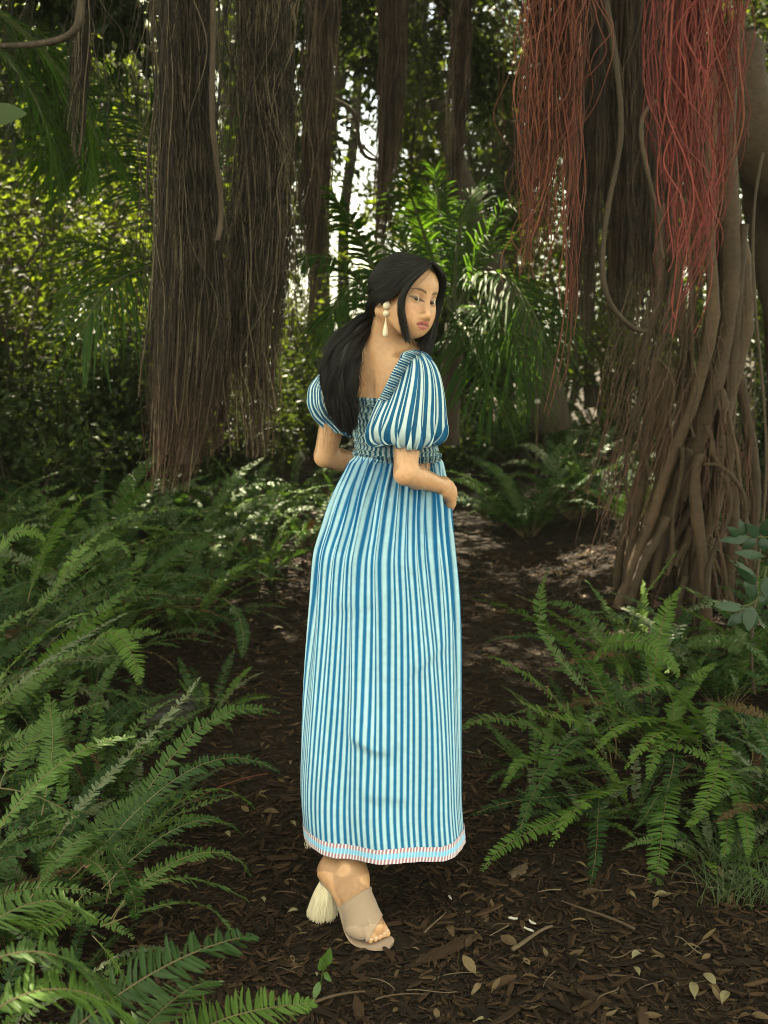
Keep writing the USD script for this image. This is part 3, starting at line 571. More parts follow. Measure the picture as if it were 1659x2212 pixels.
# ---- the banyan at the right
banyan = thing('banyan_tree', 'banyan at the right with a trunk of many intertwined brown roots', 'tree')
BS = 0.3555
def T4(pts, d):
    return [at(1229 + x * BS, 688 + y * BS, d + (dd[0] if dd else 0)) for x, y, *dd in pts]
TR = [
    ([(560, -700), (545, -300), (520, 0), (455, 200), (470, 450), (490, 600), (440, 900), (360, 1150), (310, 1400), (296, 1640)], 56, 5.35),
    ([(505, 235), (522, 420), (472, 700), (452, 950), (400, 1200), (368, 1500), (350, 1650)], 62, 5.30),
    ([(492, 255), (430, 420), (430, 700), (470, 900), (480, 960)], 26, 5.22),
    ([(430, 420), (412, 520), (342, 850), (338, 980), (392, 1140)], 23, 5.18),
    ([(520, 250), (560, 262), (605, 320), (630, 450), (634, 740)], 20, 5.22),
    ([(870, -1500), (850, -900), (860, -400), (880, 0), (830, 250), (740, 560), (640, 780), (530, 1080), (450, 1330), (345, 1640), (300, 1760)], 78, 5.20),
    ([(1010, -1800), (960, -1200), (985, -600), (960, 0), (900, 300), (812, 600), (742, 830), (690, 960), (660, 1100)], 112, 5.30),
    ([(742, 800), (640, 1050), (572, 1300), (535, 1480), (500, 1640)], 64, 5.22),
    ([(692, 780), (662, 1000), (640, 1150), (625, 1380), (590, 1560)], 32, 5.16),
    ([(940, -1000), (1010, -450), (1070, 0), (1022, 250), (952, 460), (915, 650), (900, 820), (880, 1000)], 125, 5.38),
    ([(805, 815), (772, 1000), (775, 1200), (800, 1450), (830, 1750), (845, 2000), (840, 2150)], 74, 5.12),
    ([(905, 780), (905, 1000), (862, 1230), (822, 1400), (765, 1560), (700, 1720)], 80, 5.24),
    ([(820, 888), (930, 900), (1010, 980), (1050, 1060), (1072, 1260), (1080, 1500)], 26, 5.10),
    ([(920, 935), (972, 1080), (952, 1250), (900, 1380), (835, 1720)], 32, 5.08),
    ([(975, 555), (1010, 800), (1040, 1000), (1078, 1260)], 26, 5.15),
    ([(845, 640), (872, 800), (905, 890)], 36, 5.14),
    ([(920, 430), (962, 600), (972, 850), (938, 1000), (900, 1200)], 52, 5.22),
    ([(590, 1200), (485, 1420), (402, 1600), (360, 1740)], 58, 5.14),
    ([(640, 1500), (690, 1400), (760, 1250)], 50, 5.2), 
    ([(772, 1650), (740, 1900), (720, 2020)], 18, 5.02), ([(772, 1665), (808, 1870), (820, 2000)], 18, 5.03),
    ([(880, 1330), (835, 1560), (850, 1750), (870, 1950)], 40, 5.16), ([(700, 1560), (660, 1780), (640, 1950)], 46, 5.18),
    ([(1020, 300), (1100, 700), (1120, 1100), (1100, 1500), (1060, 1800)], 70, 5.75), ([(600, 300), (570, 700), (560, 1100), (520, 1500)], 90, 5.75), ([(760, 900), (720, 1300), (700, 1700)], 110, 5.6), ([(1000, 1000), (980, 1400), (960, 1800)], 90, 5.6),
    ([(1080, 340), (1000, 440), (960, 560), (945, 640)], 12, 5.0), ([(760, 250), (770, 420), (752, 560), (755, 720)], 14, 5.05),
    ([(960, -1700), (1060, -1350), (1150, -1100), (1290, -850), (1480, -650)], 330, 5.9), ([(1150, -1150), (1180, -700), (1250, -200), (1290, 300), (1300, 900), (1290, 1700)], 200, 6.2),
]
rngB = np.random.default_rng(40)
for k in range(16):                                   # more roots wound between the big ones
    xt, xm, xb = rngB.uniform(640, 1080), rngB.uniform(560, 960), rngB.uniform(330, 980)
    y0 = rngB.uniform(-900, 500)
    TR.append(([(xt, y0), (0.6 * xt + 0.4 * xm + rngB.normal(0, 30), y0 * 0.6 + 400), (xm + rngB.normal(0, 40), 900), (0.4 * xm + 0.6 * xb + rngB.normal(0, 40), 1300), (xb, 1720)], rngB.uniform(20, 62), rngB.uniform(5.28, 5.55)))
for pts, w, d in TR:
    c = spline(T4(pts, d), 34)
    n = len(c)
    u = np.linspace(0, 1, n)
    c = c + np.stack([0.006 * np.sin(9 * u + rngB.uniform(0, 6)), 0.006 * np.sin(7 * u + rngB.uniform(0, 6)), 0 * u], 1)
    rad = w * BS * d / PXF / 2 * (1 + 0.08 * np.sin(13 * u + rngB.uniform(0, 6)) + 0.05 * np.sin(29 * u + rngB.uniform(0, 6)))
    sides = 12 if w > 40 else 7
    v, f = tube(c, rad, sides)
    # knots and flattening
    k = np.arange(len(v) - 2)
    nn = meshkit.fbm(v * 16.0, 3, 2)[:, None] - 0.5
    cc = np.vstack([np.repeat(c, sides, 0), c[:1], c[-1:]])
    v = cc + (v - cc) * (1 + 0.5 * nn)
    part('trunk_root', (v, f), M_BANYAN, banyan, smooth=True)
# fine hanging threads over the trunk
thr, tw_ = [], []
for k in range(230):
    x = rngB.uniform(330, 1120); y0 = rngB.uniform(-300, 900); L = rngB.uniform(250, 1100)
    dd = rngB.uniform(5.0, 5.7)
    u = np.linspace(0, 1, 16)
    p = np.array(T4([(x - 0.28 * L * uu * (x < 800) + rngB.normal(0, 4), y0 + L * uu) for uu in u], dd))
    p[:, 0] += 0.012 * np.sin(u * rngB.uniform(3, 9) + k)
    thr.append(p); tw_.append(np.full(16, rngB.uniform(0.0015, 0.0042)))
curves('fine_roots', thr, tw_, M_ROOTDARK[1], banyan, kind='stuff')
# crown overhead: limbs and leaves from 4.6 m up
cl, CP, CD = [], [], []
crng = np.random.default_rng(41)
root_top = at(1560, -60, 5.4)
for k in range(92):
    ex, ey = crng.uniform(-8.0, 8.0), crng.uniform(-1.0, 11.0)
    e = np.array([ex, ey, crng.uniform(5.0, 6.4) + 0.16 * max(ey - 6, 0)])
    m = root_top + (e - root_top) * 0.45 + np.array([0, 0, crng.uniform(0.9, 1.5)])
    s_ = spline([root_top + np.array([0, 0, 1.2]), m, e], 12)
    cl.append(tube(s_, np.linspace(0.10, 0.02, 12), 6))
    for j in range(3, 12):
        for q_ in range(10):
            CP.append(s_[j] + crng.normal(0, 1, 3) * np.array([0.75, 0.75, 0.30])); 
CP = np.array(CP)
CP = CP[(CP[:, 2] > 1.53 + (CP[:, 1] + 3.0) * 0.262 + 0.3) & (CP[:, 2] > 4.4)]
# a gap in the crown lets sun down on the palm
gap_ = np.hypot(CP[:, 0] + 0.72 + 0.26 * (CP[:, 2] - 5.5), CP[:, 1] - 5.9 - 0.71 * (CP[:, 2] - 5.5))
CP = CP[gap_ > 0.75]
idx = np.repeat(np.arange(len(CP)), 14)
cv_, cf_ = leaves_at(CP[idx] + crng.normal(0, 0.22, (len(idx), 3)), crng.normal(0, 1, (len(idx), 3)), 0.15, crng, 0.55)
part('limbs', join(cl), M_TRUNK, banyan, smooth=True)
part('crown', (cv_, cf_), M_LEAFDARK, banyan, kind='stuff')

# lianas
def liana(px, rad, label):
    pts = [at(x, y, d) for x, y, d in px]
    t = thing('liana', label, 'vine')
    c = spline(pts, 40)
    part('stem', tube(c, (np.linspace(rad, rad * 0.85, 40) * (1 + 0.14 * np.sin(np.arange(40) * 1.3) * np.sin(np.arange(40) * 0.47))), 9), M_LIANA, t, smooth=True)
liana([(1300, -80, 5.0), (1322, 80, 5.0), (1338, 200, 5.0), (1340, 300, 5.0), (1318, 420, 4.95), (1302, 540, 4.9), (1308, 630, 4.9), (1345, 690, 4.95), (1396, 712, 5.1)], 0.0125, 'thick bare liana curving down to the left side of the banyan trunk')
liana([(1425, 215, 4.9), (1394, 240, 4.9), (1390, 330, 4.9), (1405, 400, 4.9), (1418, 470, 5.0), (1432, 560, 5.1)], 0.0095, 'pale hooked vine between the liana and the banyan trunk')
liana([(372, 20, 4.6), (340, 10, 4.55), (328, 60, 4.5), (336, 130, 4.5), (325, 300, 4.5), (318, 420, 4.5)], 0.0045, 'thin pale looping vine at the left of the leftmost root column')
liana([(1648, 330, 4.6), (1640, 760, 4.6), (1655, 1000, 4.55), (1640, 1200, 4.4), (1630, 1500, 4.0)], 0.006, 'thin tan vine hanging at the right edge of the picture')
liana([(455, -60, 4.35), (458, 200, 4.35), (462, 300, 4.35), (475, 400, 4.4), (470, 520, 4.4)], 0.011, 'stout pale root stem down the front of the leftmost root column')

# ================================================================ ferns and palms
M_FERN = leaf_material('fern_leaf', [(0.0, (0.016, 0.038, 0.012)), (0.35, (0.034, 0.068, 0.018)), (0.7, (0.062, 0.108, 0.026)), (1.0, (0.105, 0.160, 0.036))], 0.2, (1.8, 2.0, 0.7), 0.5, 0.75, 0.16)
M_FERNOLD = leaf_material('old_fern_leaf', [(0.0, (0.075, 0.100, 0.052)), (1.0, (0.135, 0.160, 0.075))], 0.2, (1.5, 1.6, 0.9), 0.5, 0.6, 0.4)
M_FERNNEW = leaf_material('young_fern_leaf', [(0.0, (0.050, 0.100, 0.018)), (0.5, (0.085, 0.150, 0.026)), (1.0, (0.130, 0.200, 0.040))], 0.25, (1.6, 1.7, 0.7), 0.5, 0.6, 0.2)
M_FERNDEAD = leaf_material('withered_fern_leaf', [(0.0, (0.050, 0.030, 0.014)), (1.0, (0.120, 0.075, 0.035))], 0.15, (1.4, 1.2, 0.9), 0.6, 0.6, 0.15)
M_RIB = nmat('fern_midrib', {'p': ('principled_bsdf', {'base_color': (0.12, 0.085, 0.035), 'roughness': 0.6})}, [])
M_PALM = leaf_material('palm_leaf', [(0.0, (0.0210, 0.0473, 0.0123)), (0.6, (0.0455, 0.0910, 0.0175)), (1.0, (0.0805, 0.1435, 0.0245))], 0.4, (2.6, 2.6, 0.5), 0.5, 0.5, 0.12)

def frond_mesh(curve, W, n, rng, up=(0, 0, 1), rich=False, gap=0.0, t0=0.10, fwd=0.20, roll=0.0, taper=0.22, wide=1.04, hang=0.0):
    """A pinnate frond along a 3D curve: pinnae on both sides; returns (blade, midrib)."""
    c = spline(curve, 60) if len(curve) < 30 else np.asarray(curve)
    L = np.r_[0, np.cumsum(np.linalg.norm(np.diff(c, axis=0), axis=1))]
    tot = L[-1]
    T_ = np.gradient(c, axis=0); T_ /= np.linalg.norm(T_, axis=1, keepdims=True)
    U = np.tile(np.asarray(up, float), (len(c), 1))
    N_ = U - T_ * (U * T_).sum(1, keepdims=True)
    N_ /= np.linalg.norm(N_, axis=1, keepdims=True) + 1e-9
    S_ = np.cross(T_, N_)
    if roll:
        N2 = N_ * math.cos(roll) + S_ * math.sin(roll); S_ = np.cross(T_, N2); N_ = N2
    t = np.linspace(t0, 0.995, n)
    spacing = tot * (1 - t0) / n
    out = []
    for sgn in (-1, 1):
        tt = t + rng.uniform(-0.25, 0.25, n) / n + (0.3 / n if sgn > 0 else 0)
        keep = rng.uniform(size=n) > gap
        tt = np.clip(tt[keep], 0, 1)
        i = np.clip(np.searchsorted(L / tot, tt), 1, len(c) - 1)
        a = (tt - L[i - 1] / tot) / np.maximum(L[i] / tot - L[i - 1] / tot, 1e-9)
        P = c[i - 1] + (c[i] - c[i - 1]) * a[:, None]
        Tn, Nn, Sn = T_[i], N_[i], S_[i] * sgn
        m = len(tt)
        ln = W * (smooth01((tt - t0 + 0.05) / 0.22) * (1 - (1 - taper) * np.clip((tt - 0.55) / 0.45, 0, 1) ** 1.9)) * rng.uniform(0.88, 1.08, m)
        w = np.minimum(spacing * wide, ln * 0.5) * rng.uniform(0.85, 1.1, m)
        f_ = fwd + 0.35 * np.clip((tt - 0.7) / 0.3, 0, 1) + rng.normal(0, 0.07, m)
        lift = rng.normal(0.10, 0.14, m)
        D = Sn * np.cos(f_)[:, None] + Tn * np.sin(f_)[:, None] + Nn * lift[:, None]
        D /= np.linalg.norm(D, axis=1, keepdims=True)
        tilt = rng.normal(0.12, 0.30, m)
        E = Tn - D * (Tn * D).sum(1, keepdims=True); E /= np.linalg.norm(E, axis=1, keepdims=True)
        Nl = np.cross(D, E) * sgn
        E = E * np.cos(tilt)[:, None] + Nl * np.sin(tilt)[:, None]
        Nl = np.cross(D, E) * sgn
        dr = rng.uniform(0.04, 0.22, m)
        st = ((0.0, 0.55), (0.3, 1.0), (0.72, 0.80)) if not rich else ((0.0, 0.5), (0.16, 0.95), (0.45, 1.0), (0.78, 0.72))
        V, per = [], 0
        for x, ww in st:
            q = P + D * (ln * x)[:, None] - Nl * (ln * dr * x * x)[:, None]
            sweep = E * (ln * 0.10 * x * x)[:, None]
            V += [q + sweep - E * (w * ww / 2)[:, None]]
            if rich:
                V += [q + sweep - Nl * (w * 0.10)[:, None]]
            V += [q + sweep + E * (w * ww / 2)[:, None]]
        V += [P + D * ln[:, None] - Nl * (ln * dr)[:, None] + E * (ln * 0.10)[:, None]]
        k = len(V)
        v = np.stack(V, 1)
        if hang:
            far_ = np.linalg.norm(v - P[:, None], axis=2) / np.maximum(ln, 1e-6)[:, None]
            v[..., 2] -= hang * ln[:, None] * far_ ** 2.2
        v = v.reshape(-1, 3)
        col = 3 if rich else 2
        fs = []
        for r_ in range(len(st) - 1):
            for e in range(col - 1):
                a0 = r_ * col + e
                fs += [[a0, a0 + 1, a0 + col + 1], [a0, a0 + col + 1, a0 + col]]
        for e in range(col - 1):
            a0 = (len(st) - 1) * col + e
            fs += [[a0, a0 + 1, k - 1]]
        fs = np.array(fs)
        f = (np.arange(m)[:, None, None] * k + fs[None]).reshape(-1, 3)
        out.append((v, f))
    rib = tube(c[::3], np.linspace(max(W * 0.030, 0.0014), 0.0007, len(c[::3])), 4)
    return join(out), rib

def arc(az, L, e0, e1, n=40, base=(0, 0, 0), sway=0.0, k=1.3):
    """A stem that leaves its base at elevation e0 and bends over to elevation e1."""
    u = np.linspace(0, 1, n)
    el = e0 + (e1 - e0) * u ** k
    a = az + sway * u
    d = np.stack([np.cos(el) * np.cos(a), np.cos(el) * np.sin(a), np.sin(el)], 1) * L / n
    return np.asarray(base) + np.vstack([[0, 0, 0], np.cumsum(d, 0)[:-1]])

def fern_class(name, seed, n, Lr, W, pins, low=False):
    r = np.random.default_rng(seed)
    c = class_prim(name)
    for k in range(n):
        az = 2 * np.pi * (k + r.uniform(-0.4, 0.4)) / n * 2.0
        L = r.uniform(*Lr)
        e0 = r.uniform(0.75, 1.35) if not low else r.uniform(0.5, 1.1)
        e1 = r.uniform(-0.75, 0.35)
        cu = arc(az, L, e0, e1, 40, (0.04 * math.cos(az), 0.04 * math.sin(az), 0), r.normal(0, 0.25), r.uniform(1.0, 1.7))
        b, m = frond_mesh(cu, W * r.uniform(0.8, 1.15), pins, r, gap=0.02 if r.uniform() < 0.7 else 0.16, roll=r.normal(0, 0.35))
        z_ = r.uniform()
        p = part('frond', b, M_FERN if z_ > 0.22 else M_FERNNEW if z_ > 0.13 else M_FERNOLD if z_ > 0.06 else M_FERNDEAD, c)
        part('midrib', m, M_RIB, p)
    return c

FERN_A = fern_class('fern_a', 51, 26, (0.60, 0.95), 0.044, 54)
FERN_B = fern_class('fern_b', 52, 22, (0.50, 0.80), 0.040, 50)
FERN_C = fern_class('fern_c', 53, 24, (0.65, 1.00), 0.046, 56)
FERN_D = fern_class('fern_d', 54, 18, (0.40, 0.65), 0.036, 42, True)
FC = [FERN_A, FERN_B, FERN_C, FERN_D]

def ferns(spots, label, group, seed):
    r = np.random.default_rng(seed)
    for (x, y, s, k), w in zip(spots, ranks(spots)):
        R = rotz(r.uniform(0, 6.28)) @ rotx(r.normal(0, 0.08))
        copy_of(FC[k], 'sword_fern', mat4(R, (x, y, float(gz(x, y)) - 0.01), s), label + ', ' + w, 'fern', group)

ferns([(-1.25, 2.35, 1.05, 0), (-0.98, 2.75, 0.95, 1), (-1.75, 2.75, 1.15, 2), (-1.62, 1.95, 1.1, 0), (-1.20, 1.75, 0.9, 1), (-2.05, 3.3, 1.2, 2), (-1.42, 3.25, 1.1, 0), (-0.98, 3.45, 0.95, 1), (-2.35, 2.4, 1.2, 0), (-1.75, 3.9, 1.2, 2), (-1.2, 4.1, 1.1, 0), (-2.5, 3.9, 1.25, 0), (-0.75, 4.2, 0.9, 1)], 'sword fern in the bank below the root columns', 'ferns in the left bank', 201)
ferns([(-1.42, 1.15, 0.95, 2), (-1.08, 0.85, 0.8, 1), (-1.72, 1.25, 1.0, 0), (-1.45, 0.45, 0.9, 0), (-1.25, 0.1, 0.75, 1), (-0.95, 1.35, 0.7, 3), (-1.05, 0.25, 0.6, 3), (-0.92, -0.25, 0.62, 1), (-1.15, -0.35, 0.75, 0), (-0.88, -0.75, 0.6, 3), (-1.05, -0.9, 0.6, 1), (-0.78, 0.42, 0.62, 3), (-0.90, 0.02, 0.62, 0), (-0.74, -0.42, 0.5, 3), (-0.92, 0.65, 0.7, 1), (-0.70, 1.55, 0.6, 3)], 'dark fern at the left, before the bank', 'ferns at the left edge', 202)
ferns([(-0.55, 5.2, 0.85, 1), (-0.95, 5.4, 1.0, 0), (-0.35, 6.0, 0.9, 1), (-1.4, 5.1, 1.1, 2), (-0.75, 6.6, 1.0, 0), (-1.9, 5.0, 1.1, 0)], 'shaded fern beside the path left of the woman', 'ferns behind the woman', 203)
ferns([(0.98, 1.05, 0.78, 1), (1.28, 1.35, 0.85, 0), (0.72, 1.25, 0.62, 3), (1.62, 1.5, 0.85, 0), (0.52, 0.95, 0.55, 3), (1.45, 0.75, 0.75, 1), (0.80, 0.62, 0.55, 3), (1.15, 0.55, 0.62, 1), (0.62, 0.55, 0.42, 3), (1.05, 1.7, 0.75, 2), (0.95, 0.28, 0.5, 3), (1.3, 0.35, 0.6, 0)], 'dark fern deep in the clump below the banyan', 'ferns at the foot of the banyan', 204)
ferns([(1.05, 5.6, 1.15, 2), (1.45, 5.9, 1.1, 0), (0.85, 6.1, 0.9, 1), (1.7, 5.3, 1.0, 1)], 'tall fern of the clump right of the far path', 'ferns right of the far path', 205)
ferns([(0.75, 9.0, 1.2, 2), (1.3, 9.6, 1.3, 0), (1.9, 8.9, 1.2, 2), (2.3, 9.8, 1.3, 0), (0.35, 10.4, 1.2, 1), (1.0, 10.8, 1.3, 2), (2.8, 8.4, 1.2, 0), (1.7, 7.8, 1.0, 1), (2.3, 7.2, 1.1, 0), (2.9, 6.6, 1.1, 2)], 'distant fern at the far bend of the path', 'far ferns at the bend', 206)
ferns([(2.25, 3.2, 1.0, 0), (2.0, 2.6, 0.8, 1), (2.45, 2.2, 0.9, 2)], 'dim fern right of the banyan trunk', 'ferns right of the banyan', 207)

def hero(name, label, base_px, fronds, seed, rich=True, young=0.35, big=0.92):
    """A fern whose visible fronds follow the picture: each frond (points (x, y, d), half width in m, pinna count, old?)."""
    r = np.random.default_rng(seed)
    t = thing(name, label, 'fern')
    for pts, W, n, old in fronds:
        P = [at(*p) for p in pts]
        b, m = frond_mesh(P, W * big, int(n * 1.4), r, rich=rich, gap=0.05 if old else 0.02, roll=r.normal(0, 0.25), t0=0.12)
        p = part('frond', b, M_FERNOLD if old else (M_FERNNEW if r.uniform() < young else M_FERN), t)
        part('midrib', m, M_RIB, p)

hero('sword_fern', 'large near sword fern lower left whose fronds reach right over the mulch', (200, 1950), [
    ([(-40, 1850, 2.2), (130, 1650, 2.3), (290, 1590, 2.45)], 0.036, 40, 0),
    ([(-40, 1700, 2.35), (150, 1755, 2.35), (255, 1860, 2.4), (292, 1985, 2.5)], 0.042, 46, 0),
    ([(240, 1985, 2.55), (330, 1905, 2.6), (430, 1900, 2.65), (535, 1945, 2.7)], 0.040, 40, 0),
    ([(150, 1900, 2.7), (330, 1720, 2.8), (470, 1640, 2.9), (604, 1668, 2.95)], 0.042, 48, 0),
    ([(180, 1880, 2.8), (330, 1690, 3.0), (450, 1560, 3.1), (605, 1540, 3.2)], 0.042, 50, 0),
    ([(200, 1890, 2.7), (320, 1790, 2.8), (430, 1710, 2.85), (550, 1745, 2.9)], 0.040, 46, 0),
    ([(220, 1920, 2.6), (330, 1820, 2.7), (440, 1770, 2.75), (520, 1800, 2.8)], 0.040, 44, 0),
    ([(100, 1850, 2.8), (250, 1660, 3.0), (350, 1560, 3.1), (432, 1462, 3.2)], 0.036, 50, 1),
    ([(220, 2000, 2.5), (330, 1960, 2.55), (420, 1950, 2.6), (500, 2010, 2.6)], 0.038, 38, 0),
    ([(200, 2020, 2.4), (250, 2080, 2.4), (290, 2140, 2.4)], 0.036, 26, 0),
    ([(240, 1930, 2.6), (200, 1860, 2.65), (140, 1850, 2.6), (100, 1900, 2.5)], 0.040, 30, 0),
    ([(230, 1950, 2.6), (270, 1850, 2.7), (300, 1790, 2.7), (310, 1740, 2.7)], 0.038, 34, 0),
    ([(180, 1930, 2.6), (120, 1990, 2.5), (60, 2000, 2.4), (0, 1960, 2.3)], 0.040, 34, 0),
    ([(240, 2000, 2.5), (360, 1870, 2.65), (460, 1840, 2.7), (540, 1890, 2.75)], 0.038, 40, 0),
    ([(60, 1950, 2.5), (150, 1830, 2.6), (230, 1790, 2.7), (300, 1820, 2.75)], 0.042, 40, 0),
], 301)
hero('sword_fern', 'nearest blurred sword fern along the bottom left edge', (100, 2300), [
    ([(60, 2320, 1.75), (200, 2190, 1.8), (350, 2090, 1.85), (545, 2020, 1.95)], 0.062, 30, 0),
    ([(-60, 2100, 1.65), (60, 2055, 1.7), (180, 2090, 1.75), (245, 2180, 1.8)], 0.050, 30, 0),
    ([(-60, 2230, 1.6), (80, 2140, 1.65), (200, 2150, 1.7), (300, 2230, 1.75)], 0.055, 28, 0),
    ([(330, 2320, 1.9), (450, 2215, 1.95), (560, 2180, 2.0), (675, 2165, 2.05)], 0.050, 30, 0),
    ([(200, 2330, 1.8), (330, 2200, 1.9), (420, 2130, 2.0), (470, 2120, 2.05)], 0.048, 30, 0),
    ([(-80, 2060, 1.9), (40, 1960, 2.0), (120, 1945, 2.05), (200, 1990, 2.1)], 0.045, 32, 0),
], 302, young=0.6, big=1.2)
hero('sword_fern', 'sword fern with a bluish curled frond over the dark stone at left', (60, 1650), [
    ([(-30, 1560, 3.3), (100, 1430, 3.4), (190, 1370, 3.5), (280, 1320, 3.6)], 0.036, 50, 1),
    ([(-40, 1520, 3.4), (60, 1400, 3.5), (140, 1340, 3.5), (200, 1325, 3.6)], 0.034, 46, 0),
    ([(200, 1395, 3.9), (235, 1365, 3.9), (275, 1395, 3.85), (300, 1475, 3.8)], 0.050, 34, 0),
    ([(0, 1700, 3.0), (60, 1610, 3.1), (110, 1530, 3.2), (105, 1500, 3.2)], 0.045, 36, 0),
    ([(0, 1640, 3.1), (80, 1600, 3.15), (160, 1560, 3.2)], 0.036, 30, 0),
    ([(-20, 1560, 3.2), (20, 1500, 3.2), (60, 1480, 3.2)], 0.036, 28, 0),
    ([(90, 1760, 2.9), (110, 1650, 3.0), (112, 1560, 3.1), (100, 1505, 3.1)], 0.040, 40, 0),
], 303)
hero('sword_fern', 'sword fern with long fronds arching right at the end of the left bank', (150, 1350), [
    ([(60, 1330, 4.6), (250, 1190, 4.7), (420, 1150, 4.8), (530, 1205, 4.9)], 0.050, 56, 0),
    ([(80, 1380, 4.6), (250, 1260, 4.7), (400, 1240, 4.75), (520, 1285, 4.8)], 0.050, 56, 0),
    ([(100, 1400, 4.4), (220, 1310, 4.5), (320, 1290, 4.55), (432, 1365, 4.6)], 0.046, 50, 0),
    ([(60, 1350, 4.4), (180, 1210, 4.5), (270, 1180, 4.5), (280, 1200, 4.5)], 0.044, 46, 0),
    ([(-20, 1250, 4.2), (20, 1160, 4.2), (60, 1145, 4.2), (95, 1165, 4.2)], 0.048, 40, 0),
    ([(100, 1420, 4.5), (260, 1330, 4.6), (350, 1310, 4.6), (440, 1330, 4.6)], 0.044, 46, 0),
    ([(480, 1290, 5.0), (510, 1320, 5.0), (525, 1370, 4.95), (522, 1420, 4.9)], 0.040, 30, 0),
    ([(120, 1300, 4.6), (300, 1110, 4.9), (400, 1100, 4.9), (470, 1140, 5.0)], 0.046, 50, 0),
    ([(80, 1250, 4.6), (140, 1120, 4.6), (180, 1080, 4.6), (240, 1060, 4.7)], 0.046, 50, 0),
    ([(60, 1300, 4.4), (90, 1200, 4.4), (130, 1130, 4.4), (160, 1100, 4.4)], 0.042, 44, 0),
], 304)
hero('sword_fern', 'sword fern whose bright fronds hang towards us at the foot of the banyan', (1330, 1600), [
    ([(1330, 1640, 3.85), (1250, 1410, 3.8), (1140, 1330, 3.75), (1024, 1293, 3.7)], 0.048, 52, 0),
    ([(1310, 1640, 3.85), (1195, 1505, 3.8), (1110, 1440, 3.75), (1052, 1415, 3.7)], 0.046, 44, 0),
    ([(1310, 1660, 3.8), (1187, 1590, 3.65), (1090, 1552, 3.6), (1000, 1572, 3.5)], 0.046, 46, 0),
    ([(1340, 1640, 3.8), (1262, 1590, 3.6), (1170, 1680, 3.35), (1117, 1810, 3.2)], 0.048, 46, 0),
    ([(1370, 1650, 3.75), (1330, 1700, 3.5), (1240, 1748, 3.3), (1191, 1825, 3.2)], 0.046, 42, 0),
    ([(1320, 1700, 3.6), (1292, 1750, 3.35), (1287, 1840, 3.2), (1268, 1930, 3.1)], 0.040, 36, 0),
    ([(1300, 1660, 3.8), (1180, 1640, 3.6), (1130, 1640, 3.5), (1090, 1700, 3.4)], 0.040, 38, 0),
    ([(1330, 1600, 3.9), (1240, 1460, 3.9), (1180, 1370, 3.95), (1185, 1230, 4.0)], 0.042, 46, 0),
    ([(1320, 1660, 3.7), (1250, 1560, 3.6), (1180, 1540, 3.55), (1110, 1500, 3.5)], 0.044, 44, 0),
    ([(1300, 1700, 3.6), (1200, 1720, 3.4), (1110, 1730, 3.3), (1020, 1760, 3.2)], 0.040, 40, 0),
    ([(1280, 1720, 3.5), (1180, 1780, 3.3), (1100, 1820, 3.2), (1040, 1880, 3.1)], 0.038, 36, 0),
], 305, young=0.45)
hero('sword_fern', 'middle sword fern with yellow-green curling fronds right of the path', (1480, 1640), [
    ([(1540, 1620, 3.7), (1490, 1520, 3.6), (1420, 1480, 3.5), (1350, 1503, 3.45)], 0.046, 42, 0),
    ([(1520, 1650, 3.7), (1450, 1560, 3.55), (1370, 1560, 3.45), (1286, 1620, 3.35)], 0.048, 44, 0),
    ([(1490, 1600, 3.7), (1450, 1590, 3.5), (1415, 1630, 3.4), (1400, 1680, 3.35)], 0.042, 32, 0),
    ([(1480, 1660, 3.6), (1440, 1720, 3.4), (1425, 1840, 3.2), (1405, 1955, 3.1)], 0.052, 44, 0),
    ([(1440, 1630, 3.6), (1455, 1640, 3.5), (1450, 1670, 3.45), (1440, 1710, 3.4)], 0.036, 26, 0),
    ([(1470, 1700, 3.5), (1420, 1720, 3.4), (1395, 1760, 3.3), (1370, 1790, 3.25)], 0.034, 30, 0),
    ([(1330, 1520, 4.0), (1300, 1400, 4.0), (1380, 1385, 3.9), (1465, 1460, 3.8)], 0.048, 44, 0),
    ([(1450, 1600, 3.9), (1440, 1480, 3.95), (1400, 1420, 3.9), (1390, 1400, 3.9)], 0.044, 36, 0),
    ([(1500, 1640, 3.7), (1470, 1580, 3.6), (1400, 1600, 3.45), (1350, 1660, 3.4)], 0.040, 38, 0),
    ([(1400, 1500, 4.0), (1420, 1400, 4.05), (1440, 1320, 4.1), (1470, 1270, 4.1)], 0.046, 44, 0),
], 306, young=0.65)
hero('sword_fern', 'right-hand sword fern with one long level frond below the glossy shrub', (1580, 1620), [
    ([(1410, 1440, 4.0), (1500, 1375, 3.9), (1590, 1380, 3.8), (1660, 1440, 3.7)], 0.048, 48, 0),
    ([(1350, 1380, 4.3), (1390, 1290, 4.3), (1430, 1235, 4.3), (1460, 1190, 4.3)], 0.042, 46, 0),
    ([(1560, 1600, 3.6), (1550, 1660, 3.4), (1525, 1730, 3.3), (1484, 1785, 3.2)], 0.048, 40, 0),
    ([(1600, 1560, 3.7), (1640, 1580, 3.6), (1670, 1640, 3.5), (1680, 1700, 3.45)], 0.044, 36, 0),
    ([(1560, 1640, 3.5), (1590, 1700, 3.35), (1610, 1770, 3.25), (1615, 1850, 3.15)], 0.036, 34, 0),
    ([(1620, 1650, 3.6), (1600, 1560, 3.7), (1560, 1520, 3.7), (1540, 1600, 3.6)], 0.040, 36, 0),
    ([(1580, 1700, 3.5), (1560, 1750, 3.35), (1570, 1810, 3.2), (1560, 1860, 3.15)], 0.034, 30, 0),
    ([(1640, 1640, 3.6), (1660, 1560, 3.7), (1690, 1500, 3.7), (1720, 1480, 3.7)], 0.044, 36, 0),
], 307)

